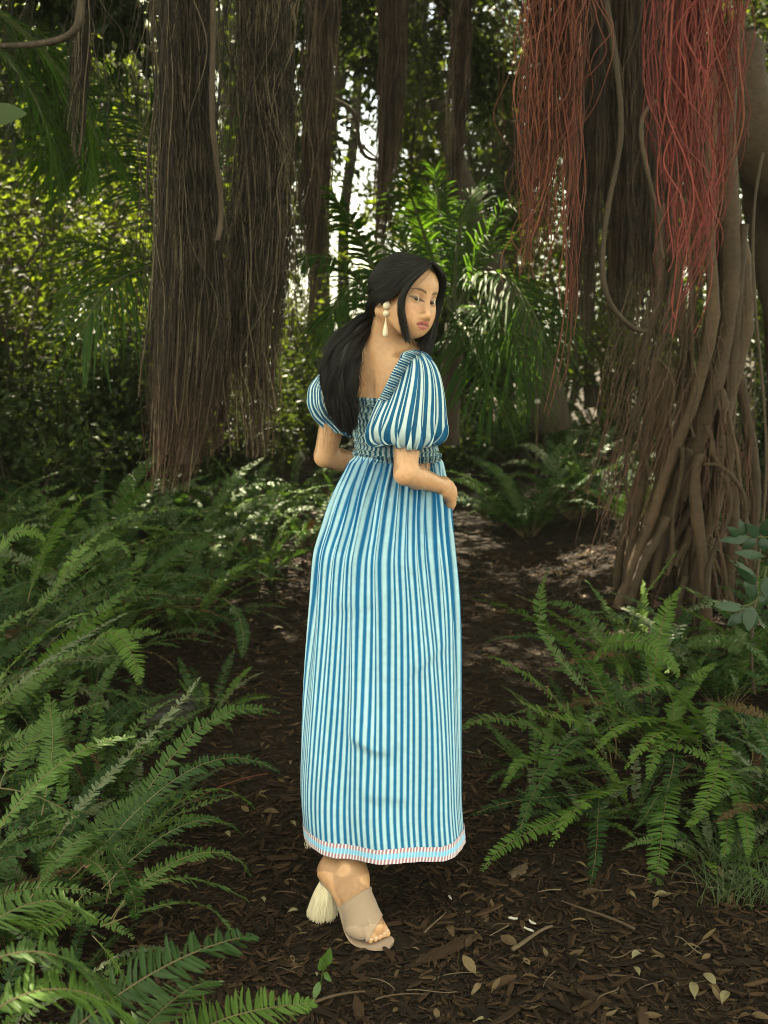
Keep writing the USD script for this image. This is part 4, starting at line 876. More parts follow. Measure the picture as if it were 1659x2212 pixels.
# ---- palms behind the woman
def palm(label, fronds, seed, stem=None):
    r = np.random.default_rng(seed)
    t = thing('palm', label, 'palm')
    for pts, W, n, wd in fronds:
        P = [at(*p) for p in pts]
        b, m = frond_mesh(P, W, int(n * 1.35), r, rich=True, gap=0.03, roll=r.normal(0, 0.2), t0=0.14, fwd=0.62, taper=0.45, wide=wd, hang=0.38)
        p = part('frond', join([b, m]), M_PALM, t)
        part('rachis', tube(spline(P, 24), np.linspace(0.016, 0.004, 24), 5), M_PALMSTEM, p, smooth=True)
    if stem:
        part('trunk', tube(spline([at(*p) for p in stem], 12), 0.06, 8), M_TRUNK, t, smooth=True)
M_PALMSTEM = nmat('palm_stem', {'p': ('principled_bsdf', {'base_color': (0.045, 0.052, 0.018), 'roughness': 0.6, 'specular_ior_level': 0.2})}, [])
palm('palm with sunlit fronds fanning out behind the head', [
    ([(975, 690, 6.6), (935, 560, 6.6), (900, 460, 6.5), (880, 385, 6.3)], 0.26, 44, 0.9),
    ([(980, 690, 6.6), (985, 560, 6.7), (1000, 470, 6.8), (1035, 400, 6.9)], 0.42, 44, 0.8),
    ([(985, 690, 6.6), (1030, 560, 6.6), (1085, 470, 6.5), (1150, 420, 6.4)], 0.44, 46, 0.8),
    ([(985, 680, 6.5), (1060, 590, 6.3), (1130, 640, 6.1), (1180, 760, 6.0)], 0.42, 50, 0.75),
    ([(985, 690, 6.5), (1040, 670, 6.2), (1100, 730, 6.0), (1150, 830, 5.9)], 0.40, 46, 0.75),
    ([(980, 690, 6.5), (900, 610, 6.3), (820, 590, 6.2), (740, 640, 6.1)], 0.40, 46, 0.75),
    ([(985, 700, 6.5), (1010, 720, 6.2), (1040, 790, 6.0), (1070, 880, 5.9)], 0.36, 40, 0.75),
    ([(980, 690, 6.7), (950, 520, 6.9), (945, 420, 7.0), (940, 370, 7.0)], 0.30, 40, 0.8),
], 401, [(985, 700, 6.6), (975, 800, 6.6), (970, 960, 6.6)])
palm('palm with broad bluish leaflets standing dark against the bright gap', [
    ([(840, 690, 5.7), (800, 560, 5.6), (765, 490, 5.5), (712, 412, 5.4)], 0.15, 19, 1.0),
    ([(840, 690, 5.7), (770, 600, 5.6), (720, 560, 5.5), (660, 560, 5.4)], 0.22, 30, 0.9),
    ([(840, 700, 5.7), (780, 640, 5.5), (740, 650, 5.4), (700, 720, 5.3)], 0.28, 30, 0.9),
    ([(845, 690, 5.8), (870, 620, 5.9), (880, 560, 6.0), (870, 500, 6.0)], 0.24, 26, 0.9),
], 402, [(842, 700, 5.7), (840, 800, 5.7), (835, 1000, 5.7)])
palm('dark palm behind the leftmost root column with drooping fronds', [
    ([(400, 560, 5.9), (370, 370, 5.8), (280, 230, 5.7), (140, 120, 5.6)], 0.52, 46, 0.7),
    ([(390, 600, 5.9), (330, 560, 5.7), (250, 540, 5.6), (160, 520, 5.5)], 0.46, 44, 0.7),
    ([(390, 610, 5.9), (320, 580, 5.6), (240, 620, 5.4), (180, 720, 5.3)], 0.44, 44, 0.7),
    ([(395, 600, 5.9), (330, 440, 5.9), (230, 350, 5.9), (90, 330, 5.9)], 0.46, 44, 0.7),
    ([(400, 600, 6.0), (440, 440, 6.0), (470, 330, 6.0), (520, 250, 6.0)], 0.44, 40, 0.7),
], 403, [(395, 610, 6.0), (400, 760, 6.0), (405, 1000, 6.0)])
palm('palm frond hanging into the dark upper left corner', [
    ([(-100, -40, 5.0), (40, 60, 5.1), (150, 180, 5.2), (220, 330, 5.2)], 0.44, 44, 0.7),
    ([(-100, 60, 5.4), (20, 130, 5.4), (90, 240, 5.4), (120, 360, 5.4)], 0.40, 40, 0.7),
], 404)

# ================================================================ the woman
def surface_nets(xs, ys, zs, f):
    """The zero surface of f sampled on a rectilinear grid: (vertices, triangles), outward where f > 0."""
    s = f < 0
    nx, ny, nz = f.shape
    c = np.zeros((nx - 1, ny - 1, nz - 1), np.int8)
    for dx in (0, 1):
        for dy in (0, 1):
            for dz in (0, 1):
                c += s[dx:nx - 1 + dx, dy:ny - 1 + dy, dz:nz - 1 + dz]
    cells = np.argwhere((c > 0) & (c < 8))
    idx = np.full(c.shape, -1, np.int32)
    idx[tuple(cells.T)] = np.arange(len(cells))
    X, Y, Z = xs, ys, zs
    acc, cnt = np.zeros((len(cells), 3)), np.zeros(len(cells))
    corners = [(a, b, d) for a in (0, 1) for b in (0, 1) for d in (0, 1)]
    val = {k: f[cells[:, 0] + k[0], cells[:, 1] + k[1], cells[:, 2] + k[2]] for k in corners}
    pos = {k: np.stack([X[cells[:, 0] + k[0]], Y[cells[:, 1] + k[1]], Z[cells[:, 2] + k[2]]], 1) for k in corners}
    for k in corners:
        for ax in range(3):
            if k[ax] == 0:
                k2 = tuple(1 if i == ax else k[i] for i in range(3))
                a, b = val[k], val[k2]
                m = (a < 0) != (b < 0)
                t = np.where(m, a / np.where(m, a - b, 1), 0)
                acc[m] += (pos[k] + (pos[k2] - pos[k]) * t[:, None])[m]
                cnt[m] += 1
    v = acc / cnt[:, None]
    quads = []
    for ax in range(3):
        o1, o2 = [(1, 2), (2, 0), (0, 1)][ax]
        sl0 = [slice(None)] * 3; sl1 = [slice(None)] * 3
        sl0[ax] = slice(0, -1); sl1[ax] = slice(1, None)
        cr = np.argwhere(s[tuple(sl0)] != s[tuple(sl1)])
        ok = (cr[:, o1] > 0) & (cr[:, o2] > 0) & (cr[:, o1] < f.shape[o1] - 1) & (cr[:, o2] < f.shape[o2] - 1)
        cr = cr[ok]
        inside = s[tuple(cr.T)]
        def get(a, b):
            k = cr.copy(); k[:, o1] -= a; k[:, o2] -= b
            return idx[tuple(k.T)]
        q = np.stack([get(0, 0), get(1, 0), get(1, 1), get(0, 1)], 1)
        q[~inside] = q[~inside][:, ::-1]
        quads.append(q)
    q = np.vstack(quads)
    return v, np.vstack([q[:, [0, 1, 2]], q[:, [0, 2, 3]]])

class Field:
    """A signed distance field on a rectilinear grid, put together from blended shapes."""
    FAR = 0.06
    def __init__(self, xs, ys, zs):
        self.xs, self.ys, self.zs = xs, ys, zs
        self.f = np.full((len(xs), len(ys), len(zs)), self.FAR, np.float32)
    def block(self, lo, hi, m=0.055):
        sl = []
        for ax, (g, a, b) in enumerate(zip((self.xs, self.ys, self.zs), lo, hi)):
            sl.append(slice(max(np.searchsorted(g, a - m) - 1, 0), np.searchsorted(g, b + m) + 1))
        x, y, z = np.meshgrid(self.xs[sl[0]], self.ys[sl[1]], self.zs[sl[2]], indexing='ij')
        return tuple(sl), np.stack([x, y, z], -1)
    def add(self, d, sl, k):
        a = self.f[sl]
        h = np.clip(k - np.abs(a - d), 0, None) / k
        self.f[sl] = np.minimum(a, d) - h * h * k * 0.25
    def cut(self, d, sl, k):
        a = self.f[sl]
        h = np.clip(k - np.abs(a + d), 0, None) / k
        self.f[sl] = np.maximum(a, -d) + h * h * k * 0.25
    def ellipsoid(self, c, r, R=np.eye(3), k=0.02, cut=False):
        c, r, R = np.asarray(c, float), np.asarray(r, float), np.asarray(R, float)
        e = np.sqrt(((R * r) ** 2).sum(1))
        sl, p = self.block(c - e, c + e)
        q = (p - c) @ R
        k0 = np.sqrt(((q / r) ** 2).sum(-1)); k1 = np.sqrt(((q / r ** 2) ** 2).sum(-1)) + 1e-9
        d = np.where(k0 < 1e-6, -r.min(), k0 * (k0 - 1) / k1)
        (self.cut if cut else self.add)(d.astype(np.float32), sl, k)
    def cone(self, a, b, ra, rb, k=0.02, flat=None):
        """Tapered limb from a (radius ra) to b (radius rb)."""
        a, b = np.asarray(a, float), np.asarray(b, float)
        m = max(ra, rb)
        sl, p = self.block(np.minimum(a, b) - m, np.maximum(a, b) + m)
        ab = b - a
        t = np.clip(((p - a) @ ab) / (ab @ ab), 0, 1)
        d = np.linalg.norm(p - a - t[..., None] * ab, axis=-1) - (ra + (rb - ra) * t)
        self.add(d.astype(np.float32), sl, k)
    def chain(self, pts, rs, k=0.015):
        for i in range(len(pts) - 1):
            self.cone(pts[i], pts[i + 1], rs[i], rs[i + 1], k)
    def mesh(self):
        return surface_nets(self.xs, self.ys, self.zs, self.f)

def graded(lo, hi, coarse, fine_ranges, fine):
    out, x = [lo], lo
    while x < hi:
        x += fine if any(a <= x < b for a, b in fine_ranges) else coarse
        out.append(x)
    return np.array(out)

# ---- head frame: x to her left, y where she looks, z up; origin between the eyes' level and the ears
HS = 0.885
HEAD_YAW, HEAD_ROLL, HEAD_PITCH = math.radians(43), math.radians(12), math.radians(-3)
HEAD_O = at(876, 638, 2.93)
_c, _s = math.cos(HEAD_YAW), math.sin(HEAD_YAW)
HR = roty(HEAD_ROLL) @ np.array([[_c, _s, 0], [_s, -_c, 0], [0, 0, 1.0]]) @ rotx(HEAD_PITCH)
def H(x, y, z):
    return HEAD_O + HS * (HR @ np.array([x, y, z], float))
def to_head(p):
    return ((np.asarray(p) - HEAD_O) @ HR) / HS

# ---- joints
WAIST = np.array([0.033, 0.03, 1.19]); BODY_TURN = math.radians(-45)      # chest looks towards +x +y
BR = rotz(BODY_TURN)                                                       # columns: her right, her front, up
CHEST = np.array([0.022, 0.02, 1.345])
SH_R, EL_R, WR_R = at(886, 812, 2.94), at(876, 1022, 2.86), at(958, 1050, 2.985)
SH_L, EL_L, WR_L = at(738, 822, 3.10), at(702, 985, 3.12), at(815, 1010, 3.22)
NECK0, NECK1 = at(826, 765, 3.00), H(0, -0.03, -0.035)

def build_body():
    hz, hx, hy = HEAD_O[2], HEAD_O[0], HEAD_O[1]
    hand = WR_R
    foot = np.array([-0.06, -0.12, 0.05])
    xs = graded(-0.24, 0.28, 0.0042, [(hx - 0.10, hx + 0.11), (hand[0] - 0.02, hand[0] + 0.08)], 0.0021)
    ys = graded(-0.32, 0.46, 0.0045, [(hy - 0.12, hy + 0.09)], 0.0021)
    zs = graded(-0.01, 1.75, 0.0045, [(hz - 0.115, hz + 0.05), (hand[2] - 0.09, hand[2] + 0.04), (-0.01, 0.06)], 0.0021)
    F = Field(xs, ys, zs)
    # torso
    F.ellipsoid(CHEST, (0.124, 0.086, 0.15), BR, 0.03)
    F.ellipsoid(WAIST, (0.104, 0.076, 0.13), BR, 0.03)
    F.ellipsoid((0.03, 0.03, 0.96), (0.100, 0.085, 0.13), BR, 0.04)
    F.ellipsoid(CHEST + BR @ np.array([0.0, -0.012, 0.075]), (0.125, 0.062, 0.075), BR, 0.04)
    F.cone(SH_R + np.array([-0.035, 0.035, -0.005]), NECK0 + np.array([0, 0, -0.01]), 0.036, 0.040, 0.05)
    F.cone(SH_L + np.array([0.035, -0.035, 0.0]), NECK0 + np.array([0, 0, -0.01]), 0.036, 0.040, 0.05)
    F.ellipsoid(CHEST + BR @ np.array([0.062, -0.062, 0.045]), (0.045, 0.026, 0.065), BR, 0.035)      # shoulder blades
    F.ellipsoid(CHEST + BR @ np.array([-0.062, -0.062, 0.045]), (0.045, 0.026, 0.065), BR, 0.035)
    # spine furrow
    sp0, sp1 = CHEST + BR @ np.array([0, -0.108, 0.10]), CHEST + BR @ np.array([0, -0.106, -0.12])
    for t in np.linspace(0, 1, 6):
        F.ellipsoid(sp0 + (sp1 - sp0) * t, (0.011, 0.014, 0.03), BR, 0.035, cut=True)
    # neck
    F.cone(NECK0 + np.array([0, 0.0, -0.02]), NECK1, 0.047, 0.044, 0.035)
    F.cone(H(-0.048, -0.025, -0.055), at(880, 775, 2.98), 0.015, 0.012, 0.02)                            # the long neck muscle, turned
    # arms
    for S, E, W, side in ((SH_R, EL_R, WR_R, 1), (SH_L, EL_L, WR_L, -1)):
        F.cone(S, S + (E - S) * 0.5, 0.0345, 0.0345, 0.006)
        F.cone(S + (E - S) * 0.5, E, 0.0345, 0.0285, 0.004)
        F.cone(E, E + (W - E) * 0.30, 0.0285, 0.0295, 0.008)
        F.cone(E + (W - E) * 0.30, W, 0.0295, 0.0185, 0.004)
    # right hand: the back of the hand towards us, the fingers hanging down and curling in
    W = WR_R
    kn = [at(970, 1045, 3.012), at(977, 1056, 3.016), at(979, 1068, 3.020), at(975, 1079, 3.024)]
    for i, (b, rk) in enumerate(zip(kn, (0.0105, 0.0108, 0.0102, 0.0095))):
        F.cone(W + np.array([0.0, 0.0, 0.010 - 0.008 * i]), b, 0.0155, rk, 0.012)
    for i, (b, ln) in enumerate(zip(kn, (1.0, 1.08, 1.02, 0.82))):
        p1 = b + ln * np.array([0.001, 0.020, -0.026]); p2 = p1 + ln * np.array([-0.014, 0.004, -0.019]); p3 = p2 + ln * np.array([-0.015, -0.005, -0.009])
        F.chain([b, p1, p2, p3], [0.0098, 0.0084, 0.0076, 0.0066], 0.003)
    th = W + np.array([0.012, 0.02, -0.022])
    F.chain([th, th + np.array([0.006, 0.024, -0.028]), th + np.array([0.0, 0.044, -0.043])], [0.0125, 0.0100, 0.0078], 0.01)
    # left hand in front of the belly
    W = WR_L; dirn = (WR_L - EL_L) / np.linalg.norm(WR_L - EL_L)
    for i in range(4):
        b = W + dirn * 0.07 + np.array([0, 0.0, 0.026 - 0.0175 * i])
        F.cone(W, b, 0.018, 0.011, 0.018)
        F.chain([b, b + dirn * 0.035 + np.array([0.0, -0.012, 0]), b + dirn * 0.05 + np.array([0, -0.032, 0])], [0.0095, 0.0085, 0.0075], 0.006)
    F.chain([W + np.array([0, 0, 0.015]), W + dirn * 0.04 + np.array([0, 0, 0.045])], [0.012, 0.009], 0.01)
    # legs (their upper part is inside the skirt)
    HIP_R, KN_R, AN_R = np.array([0.045, 0.02, 0.93]), np.array([0.03, 0.02, 0.54]), at(750, 1852, 2.96)
    HIP_L, KN_L, AN_L = np.array([-0.02, 0.09, 0.93]), np.array([0.05, 0.22, 0.53]), np.array([0.03, 0.33, 0.16])
    for A, K, N in ((HIP_R, KN_R, AN_R), (HIP_L, KN_L, AN_L)):
        F.cone(A, K, 0.052, 0.050, 0.04); F.cone(K, K + (N - K) * 0.35, 0.050, 0.052, 0.03); F.cone(K + (N - K) * 0.35, N, 0.052, 0.031, 0.03)
    # right foot
    heel, ball, toe = at(712, 1881, 2.925), at(775, 1990, 2.82), at(828, 2010, 2.79)
    ach = at(722, 1835, 2.955)
    F.cone(ach, heel, 0.020, 0.026, 0.02)
    F.cone(at(757, 1835, 2.955), at(766, 1893, 2.91), 0.030, 0.031, 0.03)
    F.cone(heel, ball, 0.026, 0.024, 0.03)
    F.cone(at(766, 1893, 2.91), at(782, 1972, 2.842), 0.031, 0.0335, 0.03)
    F.cone(at(782, 1972, 2.842), at(812, 2001, 2.805), 0.0335, 0.0215, 0.03)
    fd0 = (toe - ball); fd0[2] = 0; fd0 /= np.linalg.norm(fd0); sd0 = np.array([-fd0[1], fd0[0], 0])
    F.cone(ball - sd0 * 0.020 + np.array([0, 0, -0.004]), ball + sd0 * 0.026 + np.array([0, 0, -0.002]), 0.020, 0.021, 0.02)
    F.cone(ball - sd0 * 0.020 + fd0 * 0.02 + np.array([0, 0, -0.010]), ball + sd0 * 0.026 + fd0 * 0.028 + np.array([0, 0, -0.008]), 0.015, 0.017, 0.02)
    F.ellipsoid(at(744, 1868, 2.905), (0.010, 0.010, 0.012), np.eye(3), 0.03)                # ankle bone
    fd = (toe - ball); fd[2] = 0; fd /= np.linalg.norm(fd); sd = np.array([fd[1], -fd[0], 0]) * -1
    for i in range(5):
        s = (i - 2) * 0.0130
        base = ball + fd * 0.012 + sd * s * 1.05 + np.array([0, 0, -0.002])
        L = (0.034, 0.041, 0.046, 0.049, 0.052)[i]
        mid = base + fd * L * 0.55 + np.array([0, 0, 0.006]); tip = base + fd * L; tip[2] = 0.0165
        r = (0.0066, 0.0069, 0.0072, 0.0078, 0.0105)[i]
        F.chain([base, mid, tip], [0.011, r, r * 0.98], 0.003)
    # left foot, planted ahead of the skirt
    F.cone(AN_L, AN_L + np.array([-0.02, -0.035, -0.06]), 0.030, 0.026, 0.02)
    F.cone(AN_L + np.array([-0.02, -0.035, -0.06]), np.array([0.10, 0.40, 0.03]), 0.028, 0.024, 0.02)
    F.cone(np.array([0.10, 0.40, 0.03]), np.array([0.125, 0.44, 0.018]), 0.024, 0.015, 0.02)
    # ---- head
    R = HR
    def he(c, r, k=0.02, cut=False, rot=np.eye(3)):
        F.ellipsoid(H(*c), np.array(r) * HS, R @ rot, k * HS, cut)
    def hc(a, b, ra, rb, k=0.02):
        F.cone(H(*a), H(*b), ra * HS, rb * HS, k * HS)
    he((0, -0.014, 0.030), (0.073, 0.090, 0.069))
    he((0, 0.030, -0.026), (0.058, 0.052, 0.068), 0.03)
    he((0, 0.036, 0.036), (0.058, 0.046, 0.048), 0.03)
    for s in (-1, 1):
        hc((s * 0.055, -0.010, -0.048), (s * 0.027, 0.050, -0.080), 0.016, 0.013, 0.03)
        hc((s * 0.027, 0.050, -0.080), (0, 0.064, -0.084), 0.013, 0.014, 0.02)
        he((s * 0.041, 0.052, -0.027), (0.023, 0.021, 0.021), 0.03)          # cheekbones
        he((s * 0.030, 0.060, -0.056), (0.022, 0.020, 0.024), 0.03)
        he((s * 0.0305, 0.0905, 0.000), (0.019, 0.0135, 0.0100), 0.014, True)  # eye sockets
    hc((0, 0.078, 0.012), (0, 0.0985, -0.034), 0.0075, 0.0075, 0.016)           # bridge
    he((0, 0.0985, -0.038), (0.0105, 0.0105, 0.0095), 0.010)                    # tip
    for s in (-1, 1):
        he((s * 0.0135, 0.0895, -0.0425), (0.0078, 0.0105, 0.0075), 0.007)
        he((s * 0.0068, 0.0955, -0.0492), (0.0035, 0.0050, 0.0030), 0.003, True)  # nostrils
    he((0, 0.078, -0.062), (0.030, 0.014, 0.020), 0.02)
    he((0, 0.0865, -0.0575), (0.0225, 0.0085, 0.0058), 0.006)
    for s in (-1, 1):
        he((s * 0.008, 0.0885, -0.0560), (0.010, 0.0075, 0.0052), 0.006)
    he((0, 0.0860, -0.0690), (0.0190, 0.0105, 0.0070), 0.006)
    he((0, 0.0985, -0.0628), (0.0190, 0.0060, 0.0010), 0.003, True)             # between the lips
    he((0, 0.0700, -0.0840), (0.0170, 0.0150, 0.0135), 0.018)
    for s in (-1, 1):                                                           # lids: a shell round the eyeball, then the slit
        he((s * 0.0305, 0.0690, -0.0005), (0.0165, 0.0136, 0.0136), 0.004)
        tilt = roty(s * -math.radians(7))
        he((s * 0.0305, 0.0850, -0.0008), (0.0150, 0.0140, 0.0045), 0.0015, True, tilt)
    # ears
    for s in (-1, 1):
        he((s * 0.071, -0.014, -0.012), (0.0075, 0.0165, 0.029), 0.006, rot=roty(s * 0.14))
        he((s * 0.0785, -0.012, -0.009), (0.005, 0.010, 0.019), 0.004, True, rot=roty(s * 0.14))
        he((s * 0.0745, -0.007, -0.0385), (0.0065, 0.0085, 0.009), 0.006)
    return F

BODY_FIELD = build_body()
bv, bf = BODY_FIELD.mesh()
def relax(v, f, steps=5, most=0.0016):
    """Takes the grid's stair steps out of a mesh, moving no point far."""
    from scipy.sparse import coo_matrix
    e = np.vstack([f[:, [0, 1]], f[:, [1, 2]], f[:, [2, 0]]])
    e = np.vstack([e, e[:, ::-1]])
    A = coo_matrix((np.ones(len(e)), (e[:, 0], e[:, 1])), shape=(len(v), len(v))).tocsr()
    A.data[:] = 1
    deg = np.maximum(np.asarray(A.sum(1)), 1)
    w = v.copy()
    for k in range(steps):
        w = w + 0.55 * (A @ w / deg - w)
        w = w - 0.50 * (A @ w / deg - w) * (k < steps - 1)
        d = w - v
        n = np.linalg.norm(d, axis=1, keepdims=True)
        w = v + d * np.minimum(1, most / np.maximum(n, 1e-9))
    return w
bv = relax(bv, bf)

# ---- materials of the woman
def mat(name, nodes, links, surface):
    return usdkit.material(stage, '/World/Looks/' + name, nodes, links, surface=surface)

M_SKIN = mat('skin', {
    'a': ('attribute', {'attribute': 'skin'}),
    'n': ('noise_texture', {'scale': 90.0, 'detail': 3.0}), 'tc': ('texture_coordinate', {}),
    'r': ('rgb_ramp', {'ramp': [(0.3, (0.90, 0.88, 0.86)), (0.7, (1.06, 1.05, 1.05))]}),
    'm': ('mix', {'mix_type': 'multiply', 'fac': 1.0}),
    'b': ('bump', {'strength': 0.08, 'distance': 0.001}),
    'p': ('principled_bsdf', {'roughness': 0.47, 'subsurface_weight': 0.25, 'subsurface_scale': 0.006, 'subsurface_radius': (1.0, 0.35, 0.15), 'specular_ior_level': 0.4})},
    [('tc.object', 'n.vector'), ('n.fac', 'r.fac'), ('a.color', 'm.color1'), ('r.color', 'm.color2'), ('m.color', 'p.base_color'), ('n.fac', 'b.height'), ('b.normal', 'p.normal')], 'p.BSDF')
M_EYE = mat('eye', {'a': ('attribute', {'attribute': 'skin'}), 'p': ('principled_bsdf', {'roughness': 0.12})}, [('a.color', 'p.base_color')], 'p.BSDF')
M_HAIR = mat('black_hair', {'p': ('principled_bsdf', {'base_color': (0.006, 0.005, 0.0045), 'roughness': 0.42, 'specular_ior_level': 0.28})}, [], 'p.BSDF')
M_IVORY = mat('ivory_beads', {'n': ('noise_texture', {'scale': 300.0}), 'tc': ('texture_coordinate', {}), 'r': ('rgb_ramp', {'ramp': [(0.3, (0.56, 0.46, 0.33)), (0.7, (0.68, 0.58, 0.44))]}), 'b': ('bump', {'strength': 0.25, 'distance': 0.001}),
    'p': ('principled_bsdf', {'roughness': 0.7})}, [('tc.object', 'n.vector'), ('n.fac', 'r.fac'), ('r.color', 'p.base_color'), ('n.fac', 'b.height'), ('b.normal', 'p.normal')], 'p.BSDF')
M_SHOE = mat('beige_suede', {'n': ('noise_texture', {'scale': 160.0, 'detail': 4.0}), 'tc': ('texture_coordinate', {}), 'r': ('rgb_ramp', {'ramp': [(0.3, (0.30, 0.205, 0.145)), (0.7, (0.325, 0.225, 0.16))]}), 'b': ('bump', {'strength': 0.15, 'distance': 0.001}),
    'p': ('principled_bsdf', {'roughness': 0.75, 'sheen_weight': 0.2})}, [('tc.object', 'n.vector'), ('n.fac', 'r.fac'), ('r.color', 'p.base_color'), ('n.fac', 'b.height'), ('b.normal', 'p.normal')], 'p.BSDF')
M_SOLE = mat('dark_sole', {'p': ('principled_bsdf', {'base_color': (0.16, 0.10, 0.065), 'roughness': 0.6})}, [], 'p.BSDF')
M_FUR = mat('cream_fringe', {'p': ('principled_bsdf', {'base_color': (0.72, 0.62, 0.44), 'roughness': 0.65, 'sheen_weight': 0.3})}, [], 'p.BSDF')
M_NAIL = mat('nail_varnish', {'p': ('principled_bsdf', {'base_color': (0.70, 0.50, 0.42), 'roughness': 0.15})}, [], 'p.BSDF')

def cloth(name, duty, blue, white, edge=0.06):
    """Woven stripes along u (one stripe pair per unit) with a fine weave and a little unevenness."""
    return mat(name, {
        'uv': ('texture_coordinate', {}), 's': ('separate_xyz', {}),
        'fr': ('math', {'math_type': 'fraction'}), 'sub': ('math', {'math_type': 'subtract', 'value2': 0.5}), 'ab': ('math', {'math_type': 'absolute'}),
        'st': ('map_range', {'from_min': duty / 2 - edge / 2, 'from_max': duty / 2 + edge / 2, 'to_min': 0.0, 'to_max': 1.0, 'clamp': True}),
        'n': ('noise_texture', {'scale': 45.0, 'detail': 4.0}), 'vr': ('map_range', {'from_min': 0.25, 'from_max': 0.75, 'to_min': 0.86, 'to_max': 1.08}),
        'c': ('mix', {'color1': white, 'color2': blue}), 'mv': ('vector_math', {'math_type': 'scale'}),
        'wn': ('noise_texture', {'scale': 700.0, 'detail': 1.0}), 'b': ('bump', {'strength': 0.12, 'distance': 0.0006}),
        'd': ('principled_bsdf', {'roughness': 0.75, 'sheen_weight': 0.12, 'specular_ior_level': 0.25}), 't': ('translucent_bsdf', {}), 'mx': ('mix_closure', {'fac': 0.12})},
        [('uv.UV', 's.vector'), ('s.x', 'fr.value1'), ('fr.value', 'sub.value1'), ('sub.value', 'ab.value1'), ('ab.value', 'st.value'), ('st.result', 'c.fac'),
         ('uv.object', 'n.vector'), ('n.fac', 'vr.value'), ('c.color', 'mv.vector1'), ('vr.result', 'mv.scale'), ('mv.vector', 'd.base_color'), ('mv.vector', 't.color'),
         ('uv.object', 'wn.vector'), ('wn.fac', 'b.height'), ('b.normal', 'd.normal'), ('d.BSDF', 'mx.closure1'), ('t.BSDF', 'mx.closure2')], 'mx.closure')

BLUE, CREAM = (0.008, 0.115, 0.265), (0.66, 0.80, 0.81)
M_STRIPE = cloth('striped_cotton', 0.40, BLUE, CREAM)
M_SKIRT = cloth('striped_skirt', 0.50, (0.006, 0.165, 0.400), (0.54, 0.80, 0.92), 0.20)
M_SMOCK = cloth('smocked_cotton', 0.46, (0.022, 0.090, 0.165), (0.40, 0.52, 0.54), 0.15)
M_HEM = mat('hem_trim', {
    'uv': ('texture_coordinate', {}), 's': ('separate_xyz', {}),
    'dg': ('math', {'math_type': 'multiply_add', 'value2': 1.0}), 'fr': ('math', {'math_type': 'fraction'}),
    'dr': ('rgb_ramp', {'ramp': [(0.0, (0.32, 0.15, 0.20)), (0.40, (0.32, 0.15, 0.20)), (0.60, (0.56, 0.58, 0.62)), (0.88, (0.56, 0.58, 0.62)), (1.0, (0.32, 0.15, 0.20))]}),
    'bl': ('rgb_ramp', {'ramp': [(0.0, (0.12, 0.34, 0.60)), (0.5, (0.20, 0.46, 0.68)), (0.75, (0.42, 0.58, 0.70)), (1.0, (0.12, 0.34, 0.60))]}),
    'band': ('rgb_ramp', {'ramp': [(0.0, (0, 0, 0)), (0.30, (0, 0, 0)), (0.36, (1, 1, 1)), (0.66, (1, 1, 1)), (0.72, (0, 0, 0)), (1.0, (0, 0, 0))]}),
    'c': ('mix', {}), 'd': ('principled_bsdf', {'roughness': 0.8, 'sheen_weight': 0.15, 'specular_ior_level': 0.2})},
    [('uv.UV', 's.vector'), ('s.y', 'dg.value1'), ('s.x', 'dg.value3'), ('dg.value', 'fr.value1'), ('fr.value', 'dr.fac'), ('fr.value', 'bl.fac'), ('s.y', 'band.fac'),
     ('band.color', 'c.fac'), ('dr.color', 'c.color1'), ('bl.color', 'c.color2'), ('c.color', 'd.base_color')], 'd.BSDF')

woman = thing('woman', 'woman in a long blue and white striped dress looking back over her shoulder', 'person', loc=(0, 0, 0))

# ---- body colours
q = to_head(bv)
skin = np.tile(np.array([0.37, 0.205, 0.110]), (len(bv), 1))
blot = meshkit.fbm(bv * 22.0, 3, 3)[:, None]
skin *= 0.98 + 0.04 * blot
def tint(mask, col, w=1.0):
    global skin
    m = np.clip(mask, 0, 1)[:, None] * w
    skin = skin * (1 - m) + np.array(col) * m
front = smooth01((q[:, 1] - 0.03) / 0.03) * (np.abs(q[:, 2]) < 0.14)
ax = np.abs(q[:, 0])
for s in (-1, 1):
    tint(front * np.exp(-(((q[:, 0] - s * 0.042) / 0.020) ** 2 + ((q[:, 2] + 0.035) / 0.018) ** 2)), (0.47, 0.215, 0.120), 0.5)
    xx = q[:, 0] * s
    zb = 0.0195 + 0.0062 * np.sin(np.pi * np.clip((xx - 0.008) / 0.052, 0, 1)) - 0.05 * np.clip(xx - 0.042, 0, 1)
    th = 0.0042 * smooth01((xx - 0.008) / 0.006) * (1 - 0.75 * smooth01((xx - 0.030) / 0.020))
    tint(front * smooth01(1.3 - np.abs(q[:, 2] - zb) / (th + 1e-5)) * (xx > 0.010) * (xx < 0.052), (0.030, 0.018, 0.012), 0.85)
    e = ((np.array([xx - 0.0305, q[:, 2] + 0.0008]).T) @ np.array([[math.cos(0.122), -math.sin(0.122)], [math.sin(0.122), math.cos(0.122)]]))
    rr = np.sqrt((e[:, 0] / 0.0150) ** 2 + (e[:, 1] / 0.0045) ** 2)
    lash = smooth01((1.55 - rr) / 0.3) * (e[:, 1] > -0.001) + 0.5 * smooth01((1.35 - rr) / 0.3)
    tint(front * lash, (0.025, 0.017, 0.013), 0.85)
    tint(front * np.exp(-(((xx - 0.031) / 0.020) ** 2 + ((q[:, 2] - 0.008) / 0.008) ** 2)), (0.26, 0.130, 0.075), 0.45)
xn = ax / 0.0245
top = -0.0525 + 0.0012 * np.sin(np.clip(xn, 0, 1) * 5.0) - 0.0090 * xn ** 2
bot = -0.0762 + 0.0125 * xn ** 2
lips = front * smooth01((top - q[:, 2]) / 0.0018 + 0.5) * smooth01((q[:, 2] - bot) / 0.0018 + 0.5) * (xn < 1)
tint(lips, (0.30, 0.088, 0.075), 0.95)
